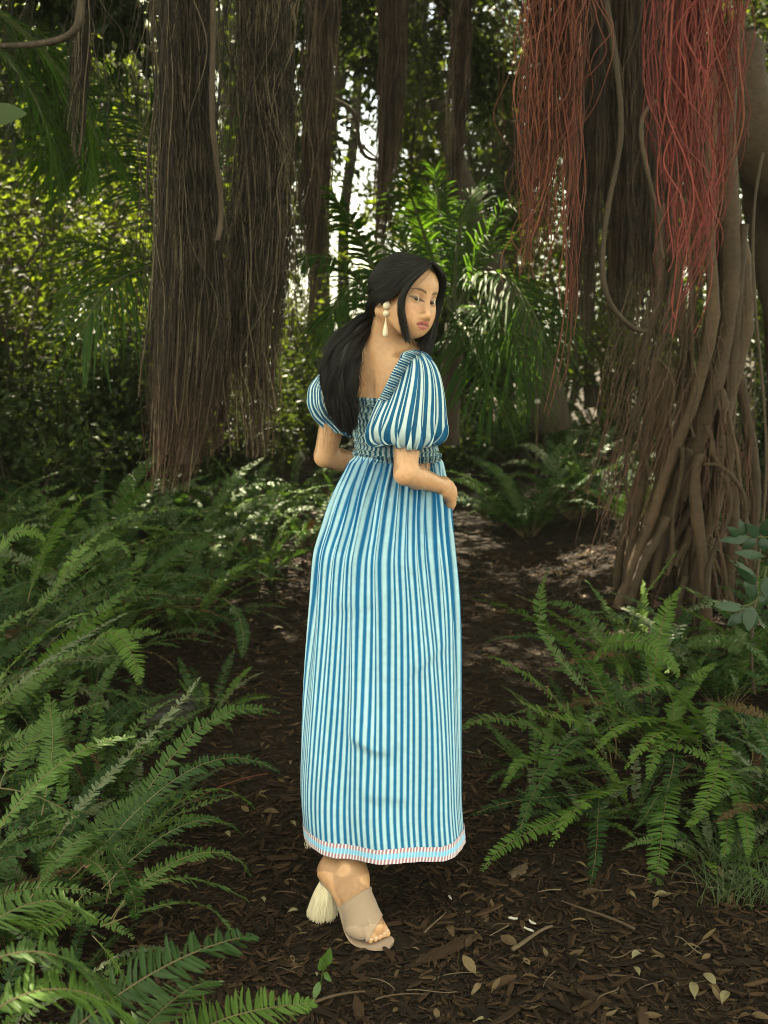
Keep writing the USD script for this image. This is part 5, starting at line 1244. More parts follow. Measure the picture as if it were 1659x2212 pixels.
tint(lips * np.exp(-((q[:, 2] + 0.0632 + 0.002 * xn ** 2) / 0.0013) ** 2), (0.07, 0.025, 0.02), 0.9)
body = part('body', (bv, bf), M_SKIN, woman, smooth=True, colors={'skin': skin})

for s in (-1, 1):
    ball = trimesh.creation.icosphere(4, 0.0127 * HS)
    n = ball.vertices / np.linalg.norm(ball.vertices, axis=1, keepdims=True)
    c = H(s * 0.0305, 0.0690, -0.0005)
    tocam = HR.T @ ((CAM - c) / np.linalg.norm(CAM - c))
    g = np.array([0, 1.0, 0.0]) * 0.30 + tocam * 0.80
    g = HR @ (g / np.linalg.norm(g))
    a = np.degrees(np.arccos(np.clip(n @ g, -1, 1)))[:, None]
    col = np.where(a < 13, 0.008, 0) * np.ones(3) + np.where((a >= 13) & (a < 33), 1, 0) * np.array([0.045, 0.022, 0.011]) + np.where((a >= 33) & (a < 36), 1, 0) * np.array([0.08, 0.06, 0.05]) + np.where(a >= 36, 1, 0) * np.array([0.46, 0.40, 0.36])
    part('eye', (ball.vertices + c, ball.faces), M_EYE, woman, smooth=True, colors={'skin': col})

# ---- lofted cloth
def loft(rows, N, thick=0.0):
    """rows: array (R, N+1, 3) with the last column equal to the first: grid as triangles."""
    R_, N1 = rows.shape[:2]
    i, j = np.meshgrid(np.arange(R_ - 1), np.arange(N1 - 1), indexing='ij')
    a, b, c, d = i * N1 + j, i * N1 + j + 1, (i + 1) * N1 + j + 1, (i + 1) * N1 + j
    f = np.vstack([np.stack([a, b, c], -1).reshape(-1, 3), np.stack([a, c, d], -1).reshape(-1, 3)])
    return rows.reshape(-1, 3), f

def ring_shape(C, a, b, th, turn=0.0):
    c, s = math.cos(turn), math.sin(turn)
    x, y = a * np.cos(th), -b * np.sin(th)
    return np.stack([C[0] + c * x - s * y, C[1] + s * x + c * y, np.full_like(x, C[2])], -1)

# skirt
SK = np.array([(983, 770, 945), (1010, 757, 950), (1060, 733, 957), (1130, 709, 963), (1200, 688, 972), (1300, 680, 984), (1400, 673, 992), (1500, 667, 998), (1600, 661, 1002), (1700, 656, 1004), (1800, 662, 1010)], float)
def skirt_rows(R_, N, v0=0.0, v1=1.0, out=0.0):
    from scipy.interpolate import PchipInterpolator
    kz, kc, ka = [], [], []
    for y, xl, xr in SK:
        l, r = at(xl, y, 3.02), at(xr, y, 3.02)
        kz.append(l[2]); kc.append((l[0] + r[0]) / 2); ka.append((r[0] - l[0]) / 2)
    kz = np.array(kz); L = (kz[0] - kz) / (kz[0] - kz[-1])
    fz, fc, fa = PchipInterpolator(L, kz), PchipInterpolator(L, kc), PchipInterpolator(L, ka)
    th = np.linspace(0, 2 * np.pi, N + 1)
    rows, rng = [], np.random.default_rng(5)
    ph = rng.uniform(0, 6.28, 12)
    wob = sum(np.sin(k * th + ph[k]) for k in (2, 3, 5)) * 0.28
    wob2 = sum(np.sin(k * th + ph[k + 5]) for k in (3, 4, 6)) * 0.4
    for v in np.linspace(v0, v1, R_):
        z, cx, a = float(fz(v)), float(fc(v)), float(fa(v))
        b = np.interp(v, [0, 0.25, 1], [0.088, 0.130, 0.158])
        cy = np.interp(v, [0, 0.25, 1], [0.03, 0.02, 0.02])
        A1 = 0.0125 * math.exp(-(v / 0.26) ** 1.3) * smooth01(v / 0.02) + 0.0008
        A2 = 0.017 * smooth01(v / 0.15) * math.exp(-((v - 0.15) / 0.55) ** 2)
        A3 = 0.011 * smooth01((v - 0.2) / 0.5)
        s1 = np.sin(31 * th + 2.2 * wob + 0.8 * v)
        f2 = np.sin(12 * th + 2.6 * wob2 + 2.0 * v)
        f3 = np.sin(6 * th + 1.9 * wob + 3.4 * v + 1.0)
        tt = th + A1 * 2.6 * np.cos(31 * th + 2.2 * wob + 0.8 * v) + A2 * 1.8 * np.cos(12 * th + 2.6 * wob2 + 2.0 * v)
        dr = A1 * s1 + A2 * (np.abs(f2) ** 0.8 * np.sign(f2)) * (0.6 + 0.4 * wob2) + A3 * f3
        zz = z + np.zeros_like(th)
        # drag folds behind the knee: cloth bulges above the line and drops off below it
        for px0, py0, px1, py1, amp, wd in ((735, 1556, 872, 1618, 0.013, 0.085), (770, 1690, 900, 1712, 0.006, 0.07), (690, 1330, 850, 1290, 0.004, 0.08), (870, 1480, 980, 1390, 0.005, 0.08)):
            p0, p1 = at(px0, py0, 2.90), at(px1, py1, 2.90)
            xs_ = cx + a * np.cos(tt)
            s_ = (xs_ - p0[0]) / (p1[0] - p0[0])
            zl = p0[2] + (p1[2] - p0[2]) * np.sqrt(np.clip(s_, 0, 1))
            win = smooth01(s_ / 0.35 + 0.15) * smooth01((1 - s_) / 0.45 + 0.1) * (np.sin(tt) > 0)
            dz = z - zl
            dr = dr + amp * win * np.where(dz > 0, np.exp(-(dz / wd) ** 2), np.exp(-(dz / 0.016) ** 2))
        nx, ny = np.cos(tt) * b, np.sin(tt) * a
        nn = np.hypot(nx, ny)
        r = np.stack([cx + a * np.cos(tt) + (dr + out) * nx / nn * 0.9, cy - b * np.sin(tt) - (dr + out) * ny / nn, zz + (0.010 * np.cos(tt + 2.4) + 0.004 * np.sin(5 * tt)) * v ** 2], -1)
        rows.append(r)
    return np.array(rows), th
N_STRIPES = 78
sr, sth = skirt_rows(190, 760)
sv, sf = loft(sr, 760)
uu = np.tile(sth / (2 * np.pi) * N_STRIPES, (190, 1)); vv = np.tile(np.linspace(0, 1, 190)[:, None], (1, 761))
skirt = part('skirt', (sv, sf), M_SKIRT, woman, smooth=True, uv=np.stack([uu.ravel(), vv.ravel()], 1))
hr, hth = skirt_rows(10, 760, 0.966, 1.004, 0.0025)
hv, hf = loft(hr, 760)
hu = np.tile(hth / (2 * np.pi) * 150, (10, 1)); hw = np.tile(np.linspace(1, 0, 10)[:, None], (1, 761))
part('hem_trim', (hv, hf), M_HEM, skirt, smooth=True, uv=np.stack([hu.ravel(), hw.ravel()], 1))
rng = np.random.default_rng(8)
fr0 = at(664, 1812, 3.0)
fr = []
for k in range(46):
    p = fr0 + np.array([rng.uniform(-0.004, 0.016), rng.uniform(-0.01, 0.01), rng.uniform(-0.004, 0.004)])
    e = p + np.array([rng.normal(0, 0.004), rng.normal(0, 0.003), -rng.uniform(0.010, 0.022)])
    fr.append(np.array([p, (p + e) / 2 + rng.normal(0, 0.0015, 3), e]))
curves('fringe', fr, [0.0011] * len(fr), M_FUR, skirt)

# bodice (turned with the chest), smocked in rows
def bodice_rows(R_, N, y0, y1, out=0.0, ruffle=0.0, freq=70):
    th = np.linspace(0, 2 * np.pi, N + 1)
    rows = []
    for k, v in enumerate(np.linspace(0, 1, R_)):
        y = y0 + (y1 - y0) * v
        z = at(850, y, 3.02)[2]
        t = np.clip((y - 860) / 125.0, -0.2, 1.1)
        a, b = 0.129 - 0.011 * t, 0.094 - 0.007 * t
        cx, cy = 0.024 + 0.008 * t, 0.022 + 0.008 * t
        row = math.cos(2 * math.pi * (y - 860) / 13.5)
        d = out + 0.0014 * row + (0.0011 + ruffle) * np.sin(freq * th + 1.5 * np.sin(7 * th) + 0.6 * math.sin(y * 0.9))
        p = ring_shape((cx, cy, z), 1.0, 1.0, th) - np.array([cx, cy, 0])
        x_, y_ = p[:, 0], p[:, 1]
        e = np.stack([(a + d) * x_, (b + d) * y_], -1)
        c, s = math.cos(BODY_TURN), math.sin(BODY_TURN)
        rows.append(np.stack([cx + c * e[:, 0] - s * e[:, 1], cy + s * e[:, 0] + c * e[:, 1], np.full(N + 1, z)], -1))
    return np.array(rows), th
br_, bth = bodice_rows(60, 560, 868, 988)
bdv, bdf = loft(br_, 560)
rowi = np.floor((np.linspace(868, 988, 60) - 860) / 13.5)
bu = bth[None] / (2 * np.pi) * 46 + (rowi[:, None] % 2) * 0.45 + 0.25 * np.sin(rowi[:, None] * 2.1 + 3 * bth[None])
bodice = part('bodice', (bdv, bdf), M_SMOCK, woman, smooth=True, uv=np.stack([bu.ravel(), np.repeat(np.linspace(0, 1, 60), 561)], 1))
for y0, y1, o0, rf in ((855, 871, 0.002, 0.0022), (978, 992, 0.004, 0.0035)):
    rr_, rth = bodice_rows(9, 900, y0, y1, o0, rf, 84)
    v_, f_ = loft(rr_, 900)
    part('ruffle', (v_, f_), M_SMOCK, bodice, smooth=True, uv=np.stack([np.tile(rth / 6.2832 * 60, 9), np.repeat(np.linspace(0, 1, 9), 901)], 1))

# puff sleeves
def puff(name, prof, depth, squash, folds, phase, n_stripes, tilt=0.0, lean=0.0, deep=1.0):
    """prof: (y, x left, x right) rows from the gathered shoulder down and under to the cuff."""
    N, R_ = 360, 110
    pr = np.array(prof, float)
    s = np.r_[0, np.cumsum(np.hypot(np.diff(pr[:, 0]), np.diff(pr[:, 2] - pr[:, 1]) / 2))]; s /= s[-1]
    from scipy.interpolate import PchipInterpolator
    f = [PchipInterpolator(s, pr[:, k]) for k in range(3)]
    th = np.linspace(0, 2 * np.pi, N + 1)
    rng = np.random.default_rng(int(phase * 10))
    ph = rng.uniform(0, 6.28, 8)
    wob = sum(np.sin(k * th + ph[k]) for k in (2, 3, 5)) * 0.3
    rows = []
    for v in np.linspace(0, 1, R_):
        y, xl, xr = float(f[0](v)), float(f[1](v)), float(f[2](v))
        l, r = at(xl, y, depth), at(xr, y, depth)
        a = (r[0] - l[0]) / 2
        C = (l + r) / 2
        A = deep * min(0.0105, 0.19 * a) * (0.22 + 0.85 * (smooth01((v - 0.58) / 0.25) + smooth01((0.16 - v) / 0.16)))
        big = 0.006 * math.sin(math.pi * v)
        sg = np.sin(folds * th + 2.5 * wob + phase)
        d = A * sg + big * np.sin(4 * th + 1.3 * wob + 2.2 * v) - 0.006 * math.sin(math.pi * v) * np.abs(np.sin(3 * th + phase + 1.4 * v)) ** 6
        tt = th + 1.1 * A / max(a, 0.02) * np.cos(folds * th + 2.5 * wob + phase)
        x, yy = (a + d) * np.cos(tt), -(a * squash + d) * np.sin(tt)
        zz = lean * x + 0.006 * np.sin(3 * th + phase) * smooth01((v - 0.4) / 0.4) * (1 - smooth01((v - 0.9) / 0.1))
        rows.append(np.stack([C[0] + x, C[1] + yy, C[2] + zz], -1))
    rows = np.array(rows)
    v_, f_ = loft(rows, N)
    u = np.tile(th / (2 * np.pi) * n_stripes, (R_, 1)) + tilt * np.linspace(0, 1, R_)[:, None]
    return part(name, (v_, f_), M_STRIPE, woman, smooth=True, uv=np.stack([u.ravel(), np.repeat(np.linspace(0, 1, R_), N + 1)], 1))

puff('puff_sleeve', [(757, 884, 902), (762, 872, 916), (775, 864, 931), (800, 850, 946), (835, 832, 956), (870, 815, 961), (905, 800, 963), (932, 793, 962), (950, 797, 955), (962, 815, 940), (958, 834, 926), (946, 842, 918), (936, 845, 915)], 2.905, 0.80, 17, 0.7, 36)
puff('puff_sleeve', [(785, 748, 766), (792, 728, 776), (806, 702, 782), (828, 680, 782), (852, 667, 779), (876, 665, 775), (900, 674, 772), (920, 692, 770), (936, 712, 766), (938, 716, 764), (930, 718, 762)], 3.10, 0.85, 11, 2.1, 30, tilt=4.0, lean=-0.2, deep=0.55)
# gathered shoulder edge along the back of the right sleeve
gp = spline([at(902, 757, 2.90), at(880, 766, 2.87), at(858, 795, 2.86), at(838, 838, 2.865), at(822, 866, 2.88)], 240)
gw = np.arange(240)
side = np.array([0.8, -0.2, 0.6])
g0 = gp + np.outer(0.0035 * np.sin(gw * 0.85), [0.3, -1, 0.2]); g1 = gp + np.outer(0.0035 * np.sin(gw * 0.85 + 0.6), [0.3, -1, 0.2]) + np.array([0.011, -0.004, -0.004]); g2 = gp + np.array([-0.006, 0.006, 0.002])
gr = np.array([g2, g0, g1, g1 + np.array([0.006, 0.010, -0.004])])
gv, gf = loft(gr, 239)
part('shoulder_ruffle', (gv, gf), M_STRIPE, woman, smooth=True, uv=np.stack([np.tile(gw / 240 * 26, 4), np.repeat([0, .3, .6, 1], 240)], 1))

# ---- hair
rng = np.random.default_rng(21)
HC, HRAD = np.array([0, -0.017, 0.030]), np.array([0.0775, 0.0965, 0.0755])
def on_skull(d, lift=0.0):
    d = d / np.linalg.norm(d, axis=-1, keepdims=True)
    r = 1.0 / np.sqrt(((d / HRAD) ** 2).sum(-1, keepdims=True))
    return HC + d * (r + lift)
def hairline(p):
    """Positive where hair grows: behind the forehead, in front of and above the ears, down to the nape."""
    x, y, z = np.abs(p[..., 0]), p[..., 1], p[..., 2]
    line = np.interp(z, [-0.10, -0.06, -0.03, -0.005, 0.02, 0.05, 0.075, 0.10, 0.13], [-0.075, -0.055, -0.034, -0.006, 0.030, 0.050, 0.062, 0.080, 0.11])
    return line - y
cap = trimesh.creation.icosphere(5, 1.0)
cv = on_skull(np.array(cap.vertices), 0.0)
low = cv[:, 2] < -0.035
cv[low, 2] = -0.035 + (cv[low, 2] + 0.035) * 1.7
keep = (hairline(cv) + 0.012 * smooth01((cv[:, 2] - 0.03) / 0.02))[cap.faces].min(1) > 0
capm = trimesh.Trimesh(HEAD_O + HS * (cv @ HR.T), cap.faces[keep], process=False); capm.remove_unreferenced_vertices()
hair = part('hair', (capm.vertices, capm.faces), M_HAIR, woman, smooth=True)
NAPE = np.array([0.002, -0.084, -0.092])
strands, wid = [], []
cand = on_skull(rng.normal(size=(16000, 3)))
cand = cand[(hairline(cand) > 0) & (cand[:, 2] > -0.06)][:6500]
frontline = []
for z in np.linspace(0.02, 0.104, 700):
    y = np.interp(z, [-0.005, 0.02, 0.05, 0.075, 0.10, 0.13], [-0.006, 0.030, 0.050, 0.062, 0.080, 0.11]) - 0.002
    for s in (-1, 1):
        r2 = 1 - ((y - HC[1]) / HRAD[1]) ** 2 - ((z - HC[2]) / HRAD[2]) ** 2
        if r2 > 0:
            frontline.append(HC + np.array([s * HRAD[0] * math.sqrt(r2), y - HC[1], z - HC[2]]))
roots = np.vstack([cand, np.array(frontline)])
dn = NAPE - HC; dn /= np.linalg.norm(dn)
for p in roots:
    d0 = (p - HC) / np.linalg.norm(p - HC)
    ang = math.acos(np.clip(d0 @ dn, -1, 1))
    n = 16
    t = np.linspace(0, 1, n)[:, None]
    if ang < 0.15:
        continue
    sx = np.sign(p[0]) if abs(p[0]) > 0.004 else rng.choice((-1, 1))
    dm = np.array([sx * (0.62 + 0.25 * rng.uniform()), -0.25 - 0.2 * rng.uniform(), 0.30 + 2.2 * max(p[2] - 0.02, 0) * rng.uniform(0.7, 1.0)])
    dm *= 1.15 * smooth01((ang - 0.3) / 1.2) + 0.3
    d = (1 - t) ** 2 * d0 + 2 * t * (1 - t) * dm + t ** 2 * dn
    t = t[:, 0]
    lift = 0.002 + rng.uniform(0, 0.004) + 0.005 * np.sin(np.pi * t) * rng.uniform(0.2, 1)
    w = on_skull(d, 0) + d / np.linalg.norm(d, axis=1, keepdims=True) * np.asarray(lift)[:, None]
    # the hair sags a little over the ears on its way back
    w[:, 2] -= 0.012 * np.sin(np.pi * t) * smooth01((np.abs(w[:, 0]) - 0.02) / 0.03)
    w += rng.normal(0, 0.0008, 3)
    if (w[1:6, 1] > p[1] + 0.003).any():
        continue
    strands.append(HEAD_O + HS * (w @ HR.T)); wid.append(np.full(n, 0.0008))
# curtains from the parting
def curtain(pts, count, spread, seed, thin=0.0008):
    r = np.random.default_rng(seed)
    base = spline(pts, 26)
    for k in range(count):
        o = np.clip(r.normal(0, 1, 3), -1.7, 1.7) * np.array(spread)
        t = np.linspace(0, 1, 26)[:, None]
        L = r.uniform(0.72, 1.0)
        g = base[:max(8, int(26 * L))]
        tt = t[:len(g)]
        w = g + o * (0.35 + 0.9 * tt * (1.0 - 0.35 * tt)) + r.normal(0, 0.002, 3) * tt ** 2
        strands.append(HEAD_O + HS * (w @ HR.T)); wid.append(np.linspace(thin, thin * 0.6, len(g)))
curtain([(-0.003, 0.066, 0.100), (-0.026, 0.082, 0.086), (-0.056, 0.082, 0.056), (-0.074, 0.073, 0.018), (-0.075, 0.070, -0.025), (-0.062, 0.078, -0.065), (-0.046, 0.088, -0.100), (-0.036, 0.096, -0.125)], 520, (0.0045, 0.0065, 0.003), 31)
curtain([(-0.003, 0.056, 0.103), (-0.045, 0.062, 0.078), (-0.074, 0.046, 0.040), (-0.082, 0.024, 0.005), (-0.081, 0.006, -0.022), (-0.074, -0.02, -0.05)], 260, (0.004, 0.006, 0.004), 32)
curtain([(0.003, 0.066, 0.101), (0.032, 0.076, 0.084), (0.059, 0.066, 0.054), (0.074, 0.052, 0.012), (0.075, 0.050, -0.040), (0.070, 0.056, -0.090), (0.066, 0.062, -0.140), (0.062, 0.066, -0.190)], 700, (0.008, 0.010, 0.004), 33)
curtain([(0.003, 0.052, 0.103), (0.043, 0.058, 0.077), (0.070, 0.040, 0.036), (0.078, 0.024, -0.020), (0.076, 0.024, -0.080), (0.072, 0.034, -0.150)], 480, (0.007, 0.008, 0.004), 34)
curtain([(-0.004, 0.068, 0.099), (-0.020, 0.090, 0.076), (-0.048, 0.094, 0.044), (-0.066, 0.082, 0.006), (-0.066, 0.076, -0.03)], 4, (0.001, 0.001, 0.001), 35, 0.0005)
curtain([(-0.003, 0.062, 0.102), (-0.034, 0.073, 0.083), (-0.064, 0.064, 0.052), (-0.078, 0.047, 0.016), (-0.083, 0.018, -0.010), (-0.081, -0.015, -0.022), (-0.066, -0.050, -0.045), (-0.030, -0.078, -0.075)], 520, (0.004, 0.010, 0.006), 36)
curtain([(-0.003, 0.045, 0.106), (-0.040, 0.055, 0.086), (-0.070, 0.045, 0.056), (-0.081, 0.025, 0.022), (-0.083, 0.000, 0.000), (-0.079, -0.028, -0.018), (-0.062, -0.058, -0.045), (-0.030, -0.080, -0.080)], 420, (0.004, 0.009, 0.006), 37)
curves('strands', strands, wid, M_HAIR, hair)

# ponytail, swept over the left shoulder and down the back
pg = spline([H(*NAPE) + np.array([0.012, 0.008, 0.012]), at(802, 690, 2.985), at(772, 716, 2.955), at(742, 760, 2.93), at(733, 830, 2.925), (at(744, 893, 2.93)), at(757, 938, 2.945)], 34)
pr_ = np.interp(np.linspace(0, 1, 34), [0, 0.12, 0.25, 0.42, 0.65, 0.85, 1.0], [0.019, 0.020, 0.030, 0.041, 0.042, 0.033, 0.012])
tv, tf = tube(pg, pr_ * 0.50, 14)
pony = part('ponytail', (tv, tf), M_HAIR, woman, smooth=True)
ps, pw = [], []
tan = np.gradient(pg, axis=0); tan /= np.linalg.norm(tan, axis=1, keepdims=True)
e1 = np.cross(tan, [0, 1, 0]); e1 /= np.linalg.norm(e1, axis=1, keepdims=True); e2 = np.cross(tan, e1)
for k in range(3600):
    an, rd = rng.uniform(0, 2 * np.pi), math.sqrt(rng.uniform(0.12, 1.0))
    L = int(rng.uniform(19, 34))
    i = np.arange(L)
    lock = int(an * 4) % 25
    wv = lock * 1.7
    an_ = an + 0.34 * np.sin(i * 0.24 + wv)
    rr2 = pr_[:L] * rd * (1 + 0.16 * np.sin(i * 0.36 + wv))
    if rng.uniform() < 0.10:
        rr2 = rr2 * (1 + 0.45 * rng.uniform(0.4, 1) * np.linspace(0, 1, L) ** 2)
    p = pg[:L] + rr2[:, None] * (np.cos(an_)[:, None] * e1[:L] + 0.62 * np.sin(an_)[:, None] * e2[:L])
    p[:, 0] += 0.006 * np.sin(i * 0.42 + wv) * (i / 34.0)
    ps.append(p); pw.append(np.linspace(0.0009, 0.0005, L))
for k in range(90):                                     # flyaways
    j0 = int(rng.uniform(2, 26)); L = int(rng.uniform(6, 10)); an = rng.uniform(0, 2 * np.pi)
    q_ = pg[j0] + pr_[j0] * (math.cos(an) * e1[j0] + 0.6 * math.sin(an) * e2[j0])
    o_ = (math.cos(an) * e1[j0] + 0.5 * math.sin(an) * e2[j0]) * rng.uniform(0.01, 0.045); tt_ = np.linspace(0, 1, L)[:, None]
    ps.append(q_ + tan[j0] * tt_ * rng.uniform(0.05, 0.13) + o_ * tt_ ** 2 + np.array([0, 0, -0.02]) * tt_ ** 2); pw.append(np.linspace(0.0005, 0.0003, L))
curves('strands', ps, pw, M_HAIR, pony)

# ---- earring
ear_y = float((HEAD_O + HS * (HR @ np.array([-0.082, -0.008, -0.045])))[1]) + 3.0
def pear(top, bottom, r):
    n = 24
    t = np.linspace(0, 1, n)
    rad = r * (0.16 + 0.84 * smooth01(t / 0.82)) * np.sqrt(np.clip(1 - np.clip((t - 0.84) / 0.16, 0, 1) ** 2, 0.0, 1))
    return tube(top + (bottom - top) * t[:, None], np.maximum(rad, 0.0004), 20)
earring = part('earring', tube(np.array([at(835.5, 650, ear_y), at(834, 690, ear_y)]), 0.0008, 6), M_IVORY, woman)
for x, y, r in ((835.5, 659, 0.0100), (834, 676.5, 0.0078)):
    b_ = trimesh.creation.icosphere(3, r)
    part('bead', (b_.vertices + at(x, y, ear_y - 0.004), b_.faces), M_IVORY, earring, smooth=True)
part('drop', pear(at(833.5, 685, ear_y - 0.004), at(832, 728, ear_y - 0.006), 0.0066), M_IVORY, earring, smooth=True)

# ---- shoe: a mule with an open toe and a fringed heel
def shoe_upper():
    lo, hi = np.array([-0.12, -0.26, -0.012]), np.array([0.05, 0.02, 0.16])
    h = 0.0022
    xs, ys, zs = (np.arange(a, b, h) for a, b in zip(lo, hi))
    from scipy.interpolate import RegularGridInterpolator
    B = BODY_FIELD
    ix = slice(np.searchsorted(B.xs, lo[0]) - 2, np.searchsorted(B.xs, hi[0]) + 2); iy = slice(max(np.searchsorted(B.ys, lo[1]) - 2, 0), np.searchsorted(B.ys, hi[1]) + 2); iz = slice(max(np.searchsorted(B.zs, lo[2]) - 2, 0), np.searchsorted(B.zs, hi[2]) + 2)
    I = RegularGridInterpolator((B.xs[ix], B.ys[iy], B.zs[iz]), B.f[ix, iy, iz], bounds_error=False, fill_value=0.06)
    P = np.stack(np.meshgrid(xs, ys, zs, indexing='ij'), -1)
    d = I(P) - 0.0035
    # between the instep edge and the toe edge
    a0, a1 = at(742, 1951, 2.86), at(799, 1915, 2.86)
    up = np.array([0.0, 0.0, 1.0]); 
    along = at(828, 2010, 2.79) - at(742, 1900, 2.90); along /= np.linalg.norm(along)
    e = (a0 + a1) / 2
    cutdir = np.cross(a1 - a0, CAM - e); cutdir /= np.linalg.norm(cutdir)
    if cutdir @ along < 0: cutdir = -cutdir
    d = np.maximum(d, -((P - e) @ cutdir))
    b0, b1 = at(802, 2019, 2.79), at(822, 1984, 2.79)
    e2_ = (b0 + b1) / 2
    cut2 = np.cross(b1 - b0, CAM - e2_); cut2 /= np.linalg.norm(cut2)
    if cut2 @ along < 0: cut2 = -cut2
    d = np.maximum(d, (P - e2_) @ cut2)
    return surface_nets(xs, ys, zs, d)
shoe = thing_part = UsdGeom.Xform.Define(stage, str(woman.GetPath()) + '/shoe').GetPrim()
uv_, uf_ = shoe_upper()
part('upper', (uv_, uf_), M_SHOE, shoe, smooth=True)
heel_c, ball_c, toe_c = at(706, 1892, 2.925), at(778, 2006, 2.82), at(836, 2020, 2.785)
sp_ = spline([heel_c + np.array([-0.012, 0.004, 0.004]), heel_c + np.array([0.018, -0.012, -0.020]), at(745, 1955, 2.868), ball_c + np.array([-0.006, 0.0, -0.012]), np.array([ball_c[0] + 0.022, ball_c[1] - 0.014, 0.006]), np.array([toe_c[0] + 0.012, toe_c[1] - 0.006, 0.006])], 40)
fwd = toe_c - ball_c; fwd[2] = 0; fwd /= np.linalg.norm(fwd); sdv = np.array([-fwd[1], fwd[0], 0])
sw = np.interp(np.linspace(0, 1, 40), [0, 0.06, 0.25, 0.5, 0.72, 0.90, 0.97, 1.0], [0.012, 0.025, 0.024, 0.029, 0.040, 0.038, 0.026, 0.010])
st_ = np.gradient(sp_, axis=0); st_ /= np.linalg.norm(st_, axis=1, keepdims=True); sn = np.cross(sdv, st_); sn *= np.sign(sn[:, 2:3]) 
rows_ = np.stack([sp_ + sdv * sw[:, None], sp_ - sdv * sw[:, None], sp_ - sdv * sw[:, None] - sn * 0.006, sp_ + sdv * sw[:, None] - sn * 0.006, sp_ + sdv * sw[:, None]], 1)
solev, solef = loft(rows_, 4)
part('sole', (solev, solef), M_SHOE, shoe, smooth=40)
hp = heel_c + np.array([0.002, -0.004, -0.012]); hb = np.array([hp[0] - 0.012, hp[1] + 0.006, 0.002])
part('heel', tube(np.array([hp, (hp + hb) / 2, hb]), [0.020, 0.018, 0.019], 14), M_SOLE, shoe, smooth=30)
fs, fw = [], []
for k in range(1500):
    an = rng.uniform(0, 2 * np.pi); lev = rng.uniform(0, 1) ** 1.5
    r0 = 0.016 + 0.006 * rng.uniform()
    o = np.array([math.cos(an), math.sin(an), 0])
    p0 = hp + o * r0 * 0.9 + (hb - hp) * lev * 0.45
    end = hb + o * (0.026 + rng.uniform(0, 0.012)) + np.array([-0.004, 0, rng.uniform(0.0, 0.014)])
    mid = (p0 + end) / 2 + o * 0.006
    fs.append(spline([p0, mid, end + rng.normal(0, 0.002, 3)], 7)); fw.append(np.linspace(0.0017, 0.0008, 7))
curves('heel_fringe', fs, fw, M_FUR, shoe)
# toe nails
for i in range(5):
    s = (i - 2) * 0.0130
    fd = (at(828, 2010, 2.79) - at(775, 1990, 2.82)); fd[2] = 0; fd /= np.linalg.norm(fd); sd = np.array([-fd[1], fd[0], 0])
    L = (0.034, 0.041, 0.046, 0.049, 0.052)[i]
    base = at(775, 1990, 2.82) + fd * 0.012 + sd * s * 1.05
    tip = base + fd * (L + 0.001); tip[2] = 0.0165 + (0.0058 if i < 4 else 0.0085)
    nl = trimesh.creation.icosphere(2, 1.0)
    Rn = np.stack([fd, sd, [0, 0, 1.0]], 1)
    part('toenail', ((nl.vertices * np.array([0.0058, 0.0048 if i < 4 else 0.0068, 0.0022])) @ Rn.T + tip, nl.faces), M_NAIL, woman, smooth=True)

# ================================================================ small things on the ground and at the edges
rng = np.random.default_rng(91)
def lay(name, mesh, mat, px, py, yaw, label, cat, group=None, tilt=(0, 0), lift=0.010, smooth=False, s=1.0):
    p = on_ground(px, py)
    z0 = float(gz(p[0], p[1]))
    m = mesh
    R = rotz(yaw) @ rotx(tilt[0]) @ roty(tilt[1])
    v = (np.asarray(m[0]) * s) @ R.T + np.array([p[0], p[1], z0 + lift])
    return part(name, (v, m[1]), mat, None, smooth=smooth, label=label, category=cat, group=group)

# larger bark pieces
def plank(L, W, H, seed):
    r = np.random.default_rng(seed)
    n = 10
    t = np.linspace(-0.5, 0.5, n)
    w = W * np.clip(np.sin(np.pi * (t + 0.5)) ** 0.4, 0.12, 1) * r.uniform(0.75, 1.1, n)
    rows = []
    for k in range(n):
        c = np.array([r.normal(0, 0.05 * W), t[k] * L, 0.12 * H * math.sin(5 * t[k])])
        a = np.linspace(0, 2 * np.pi, 9)[:-1]
        rows.append(c + np.stack([np.cos(a) * w[k] / 2, 0 * a, np.sin(a) * H / 2 * (0.6 + 0.4 * r.uniform(size=8))], 1))
    rows = np.array(rows)
    rows = np.concatenate([rows, rows[:, :1]], 1)
    v, f = loft(rows, 8)
    return v, f
lay('bark_piece', plank(0.20, 0.045, 0.014, 1), M_BARK, 968, 2055, math.radians(-55), 'largest torn piece of brown bark, lying in the foreground right of the foot', 'bark', tilt=(0.05, 0.1), lift=0.014)
lay('bark_piece', plank(0.085, 0.042, 0.020, 2), M_STICK, 1120, 1888, math.radians(-40), 'squarish pale chunk of wood below the right ferns', 'bark', lift=0.014)
lay('bark_piece', plank(0.11, 0.022, 0.008, 3), M_BARK, 1495, 2085, math.radians(40), 'long flat reddish bark splinter at the lower right', 'bark', lift=0.014)
lay('bark_piece', plank(0.13, 0.018, 0.007, 4), M_BARK, 1395, 1985, math.radians(42), 'thin bark splinter right of the white flecks', 'bark', lift=0.014)
lay('bark_piece', plank(0.10, 0.020, 0.008, 5), M_BARK, 1250, 2090, math.radians(30), 'reddish bark splinter at the bottom, right of the large torn piece', 'bark', lift=0.014)
for k in range(64):
    px, py = rng.uniform(560, 1650), rng.uniform(1880, 2205)
    if abs(px - 760) < 130 and py < 2060:
        continue
    L = rng.uniform(0.045, 0.10)
    lay('bark_chip', chip(rng, L, L * rng.uniform(0.16, 0.36), 0.006), M_BARK, px, py, rng.uniform(0, 6.28), 'larger bark chip lying on the mulch in the foreground', 'bark chip', 'larger bark chips in the foreground', tilt=rng.normal(0, 0.15, 2), lift=0.014)
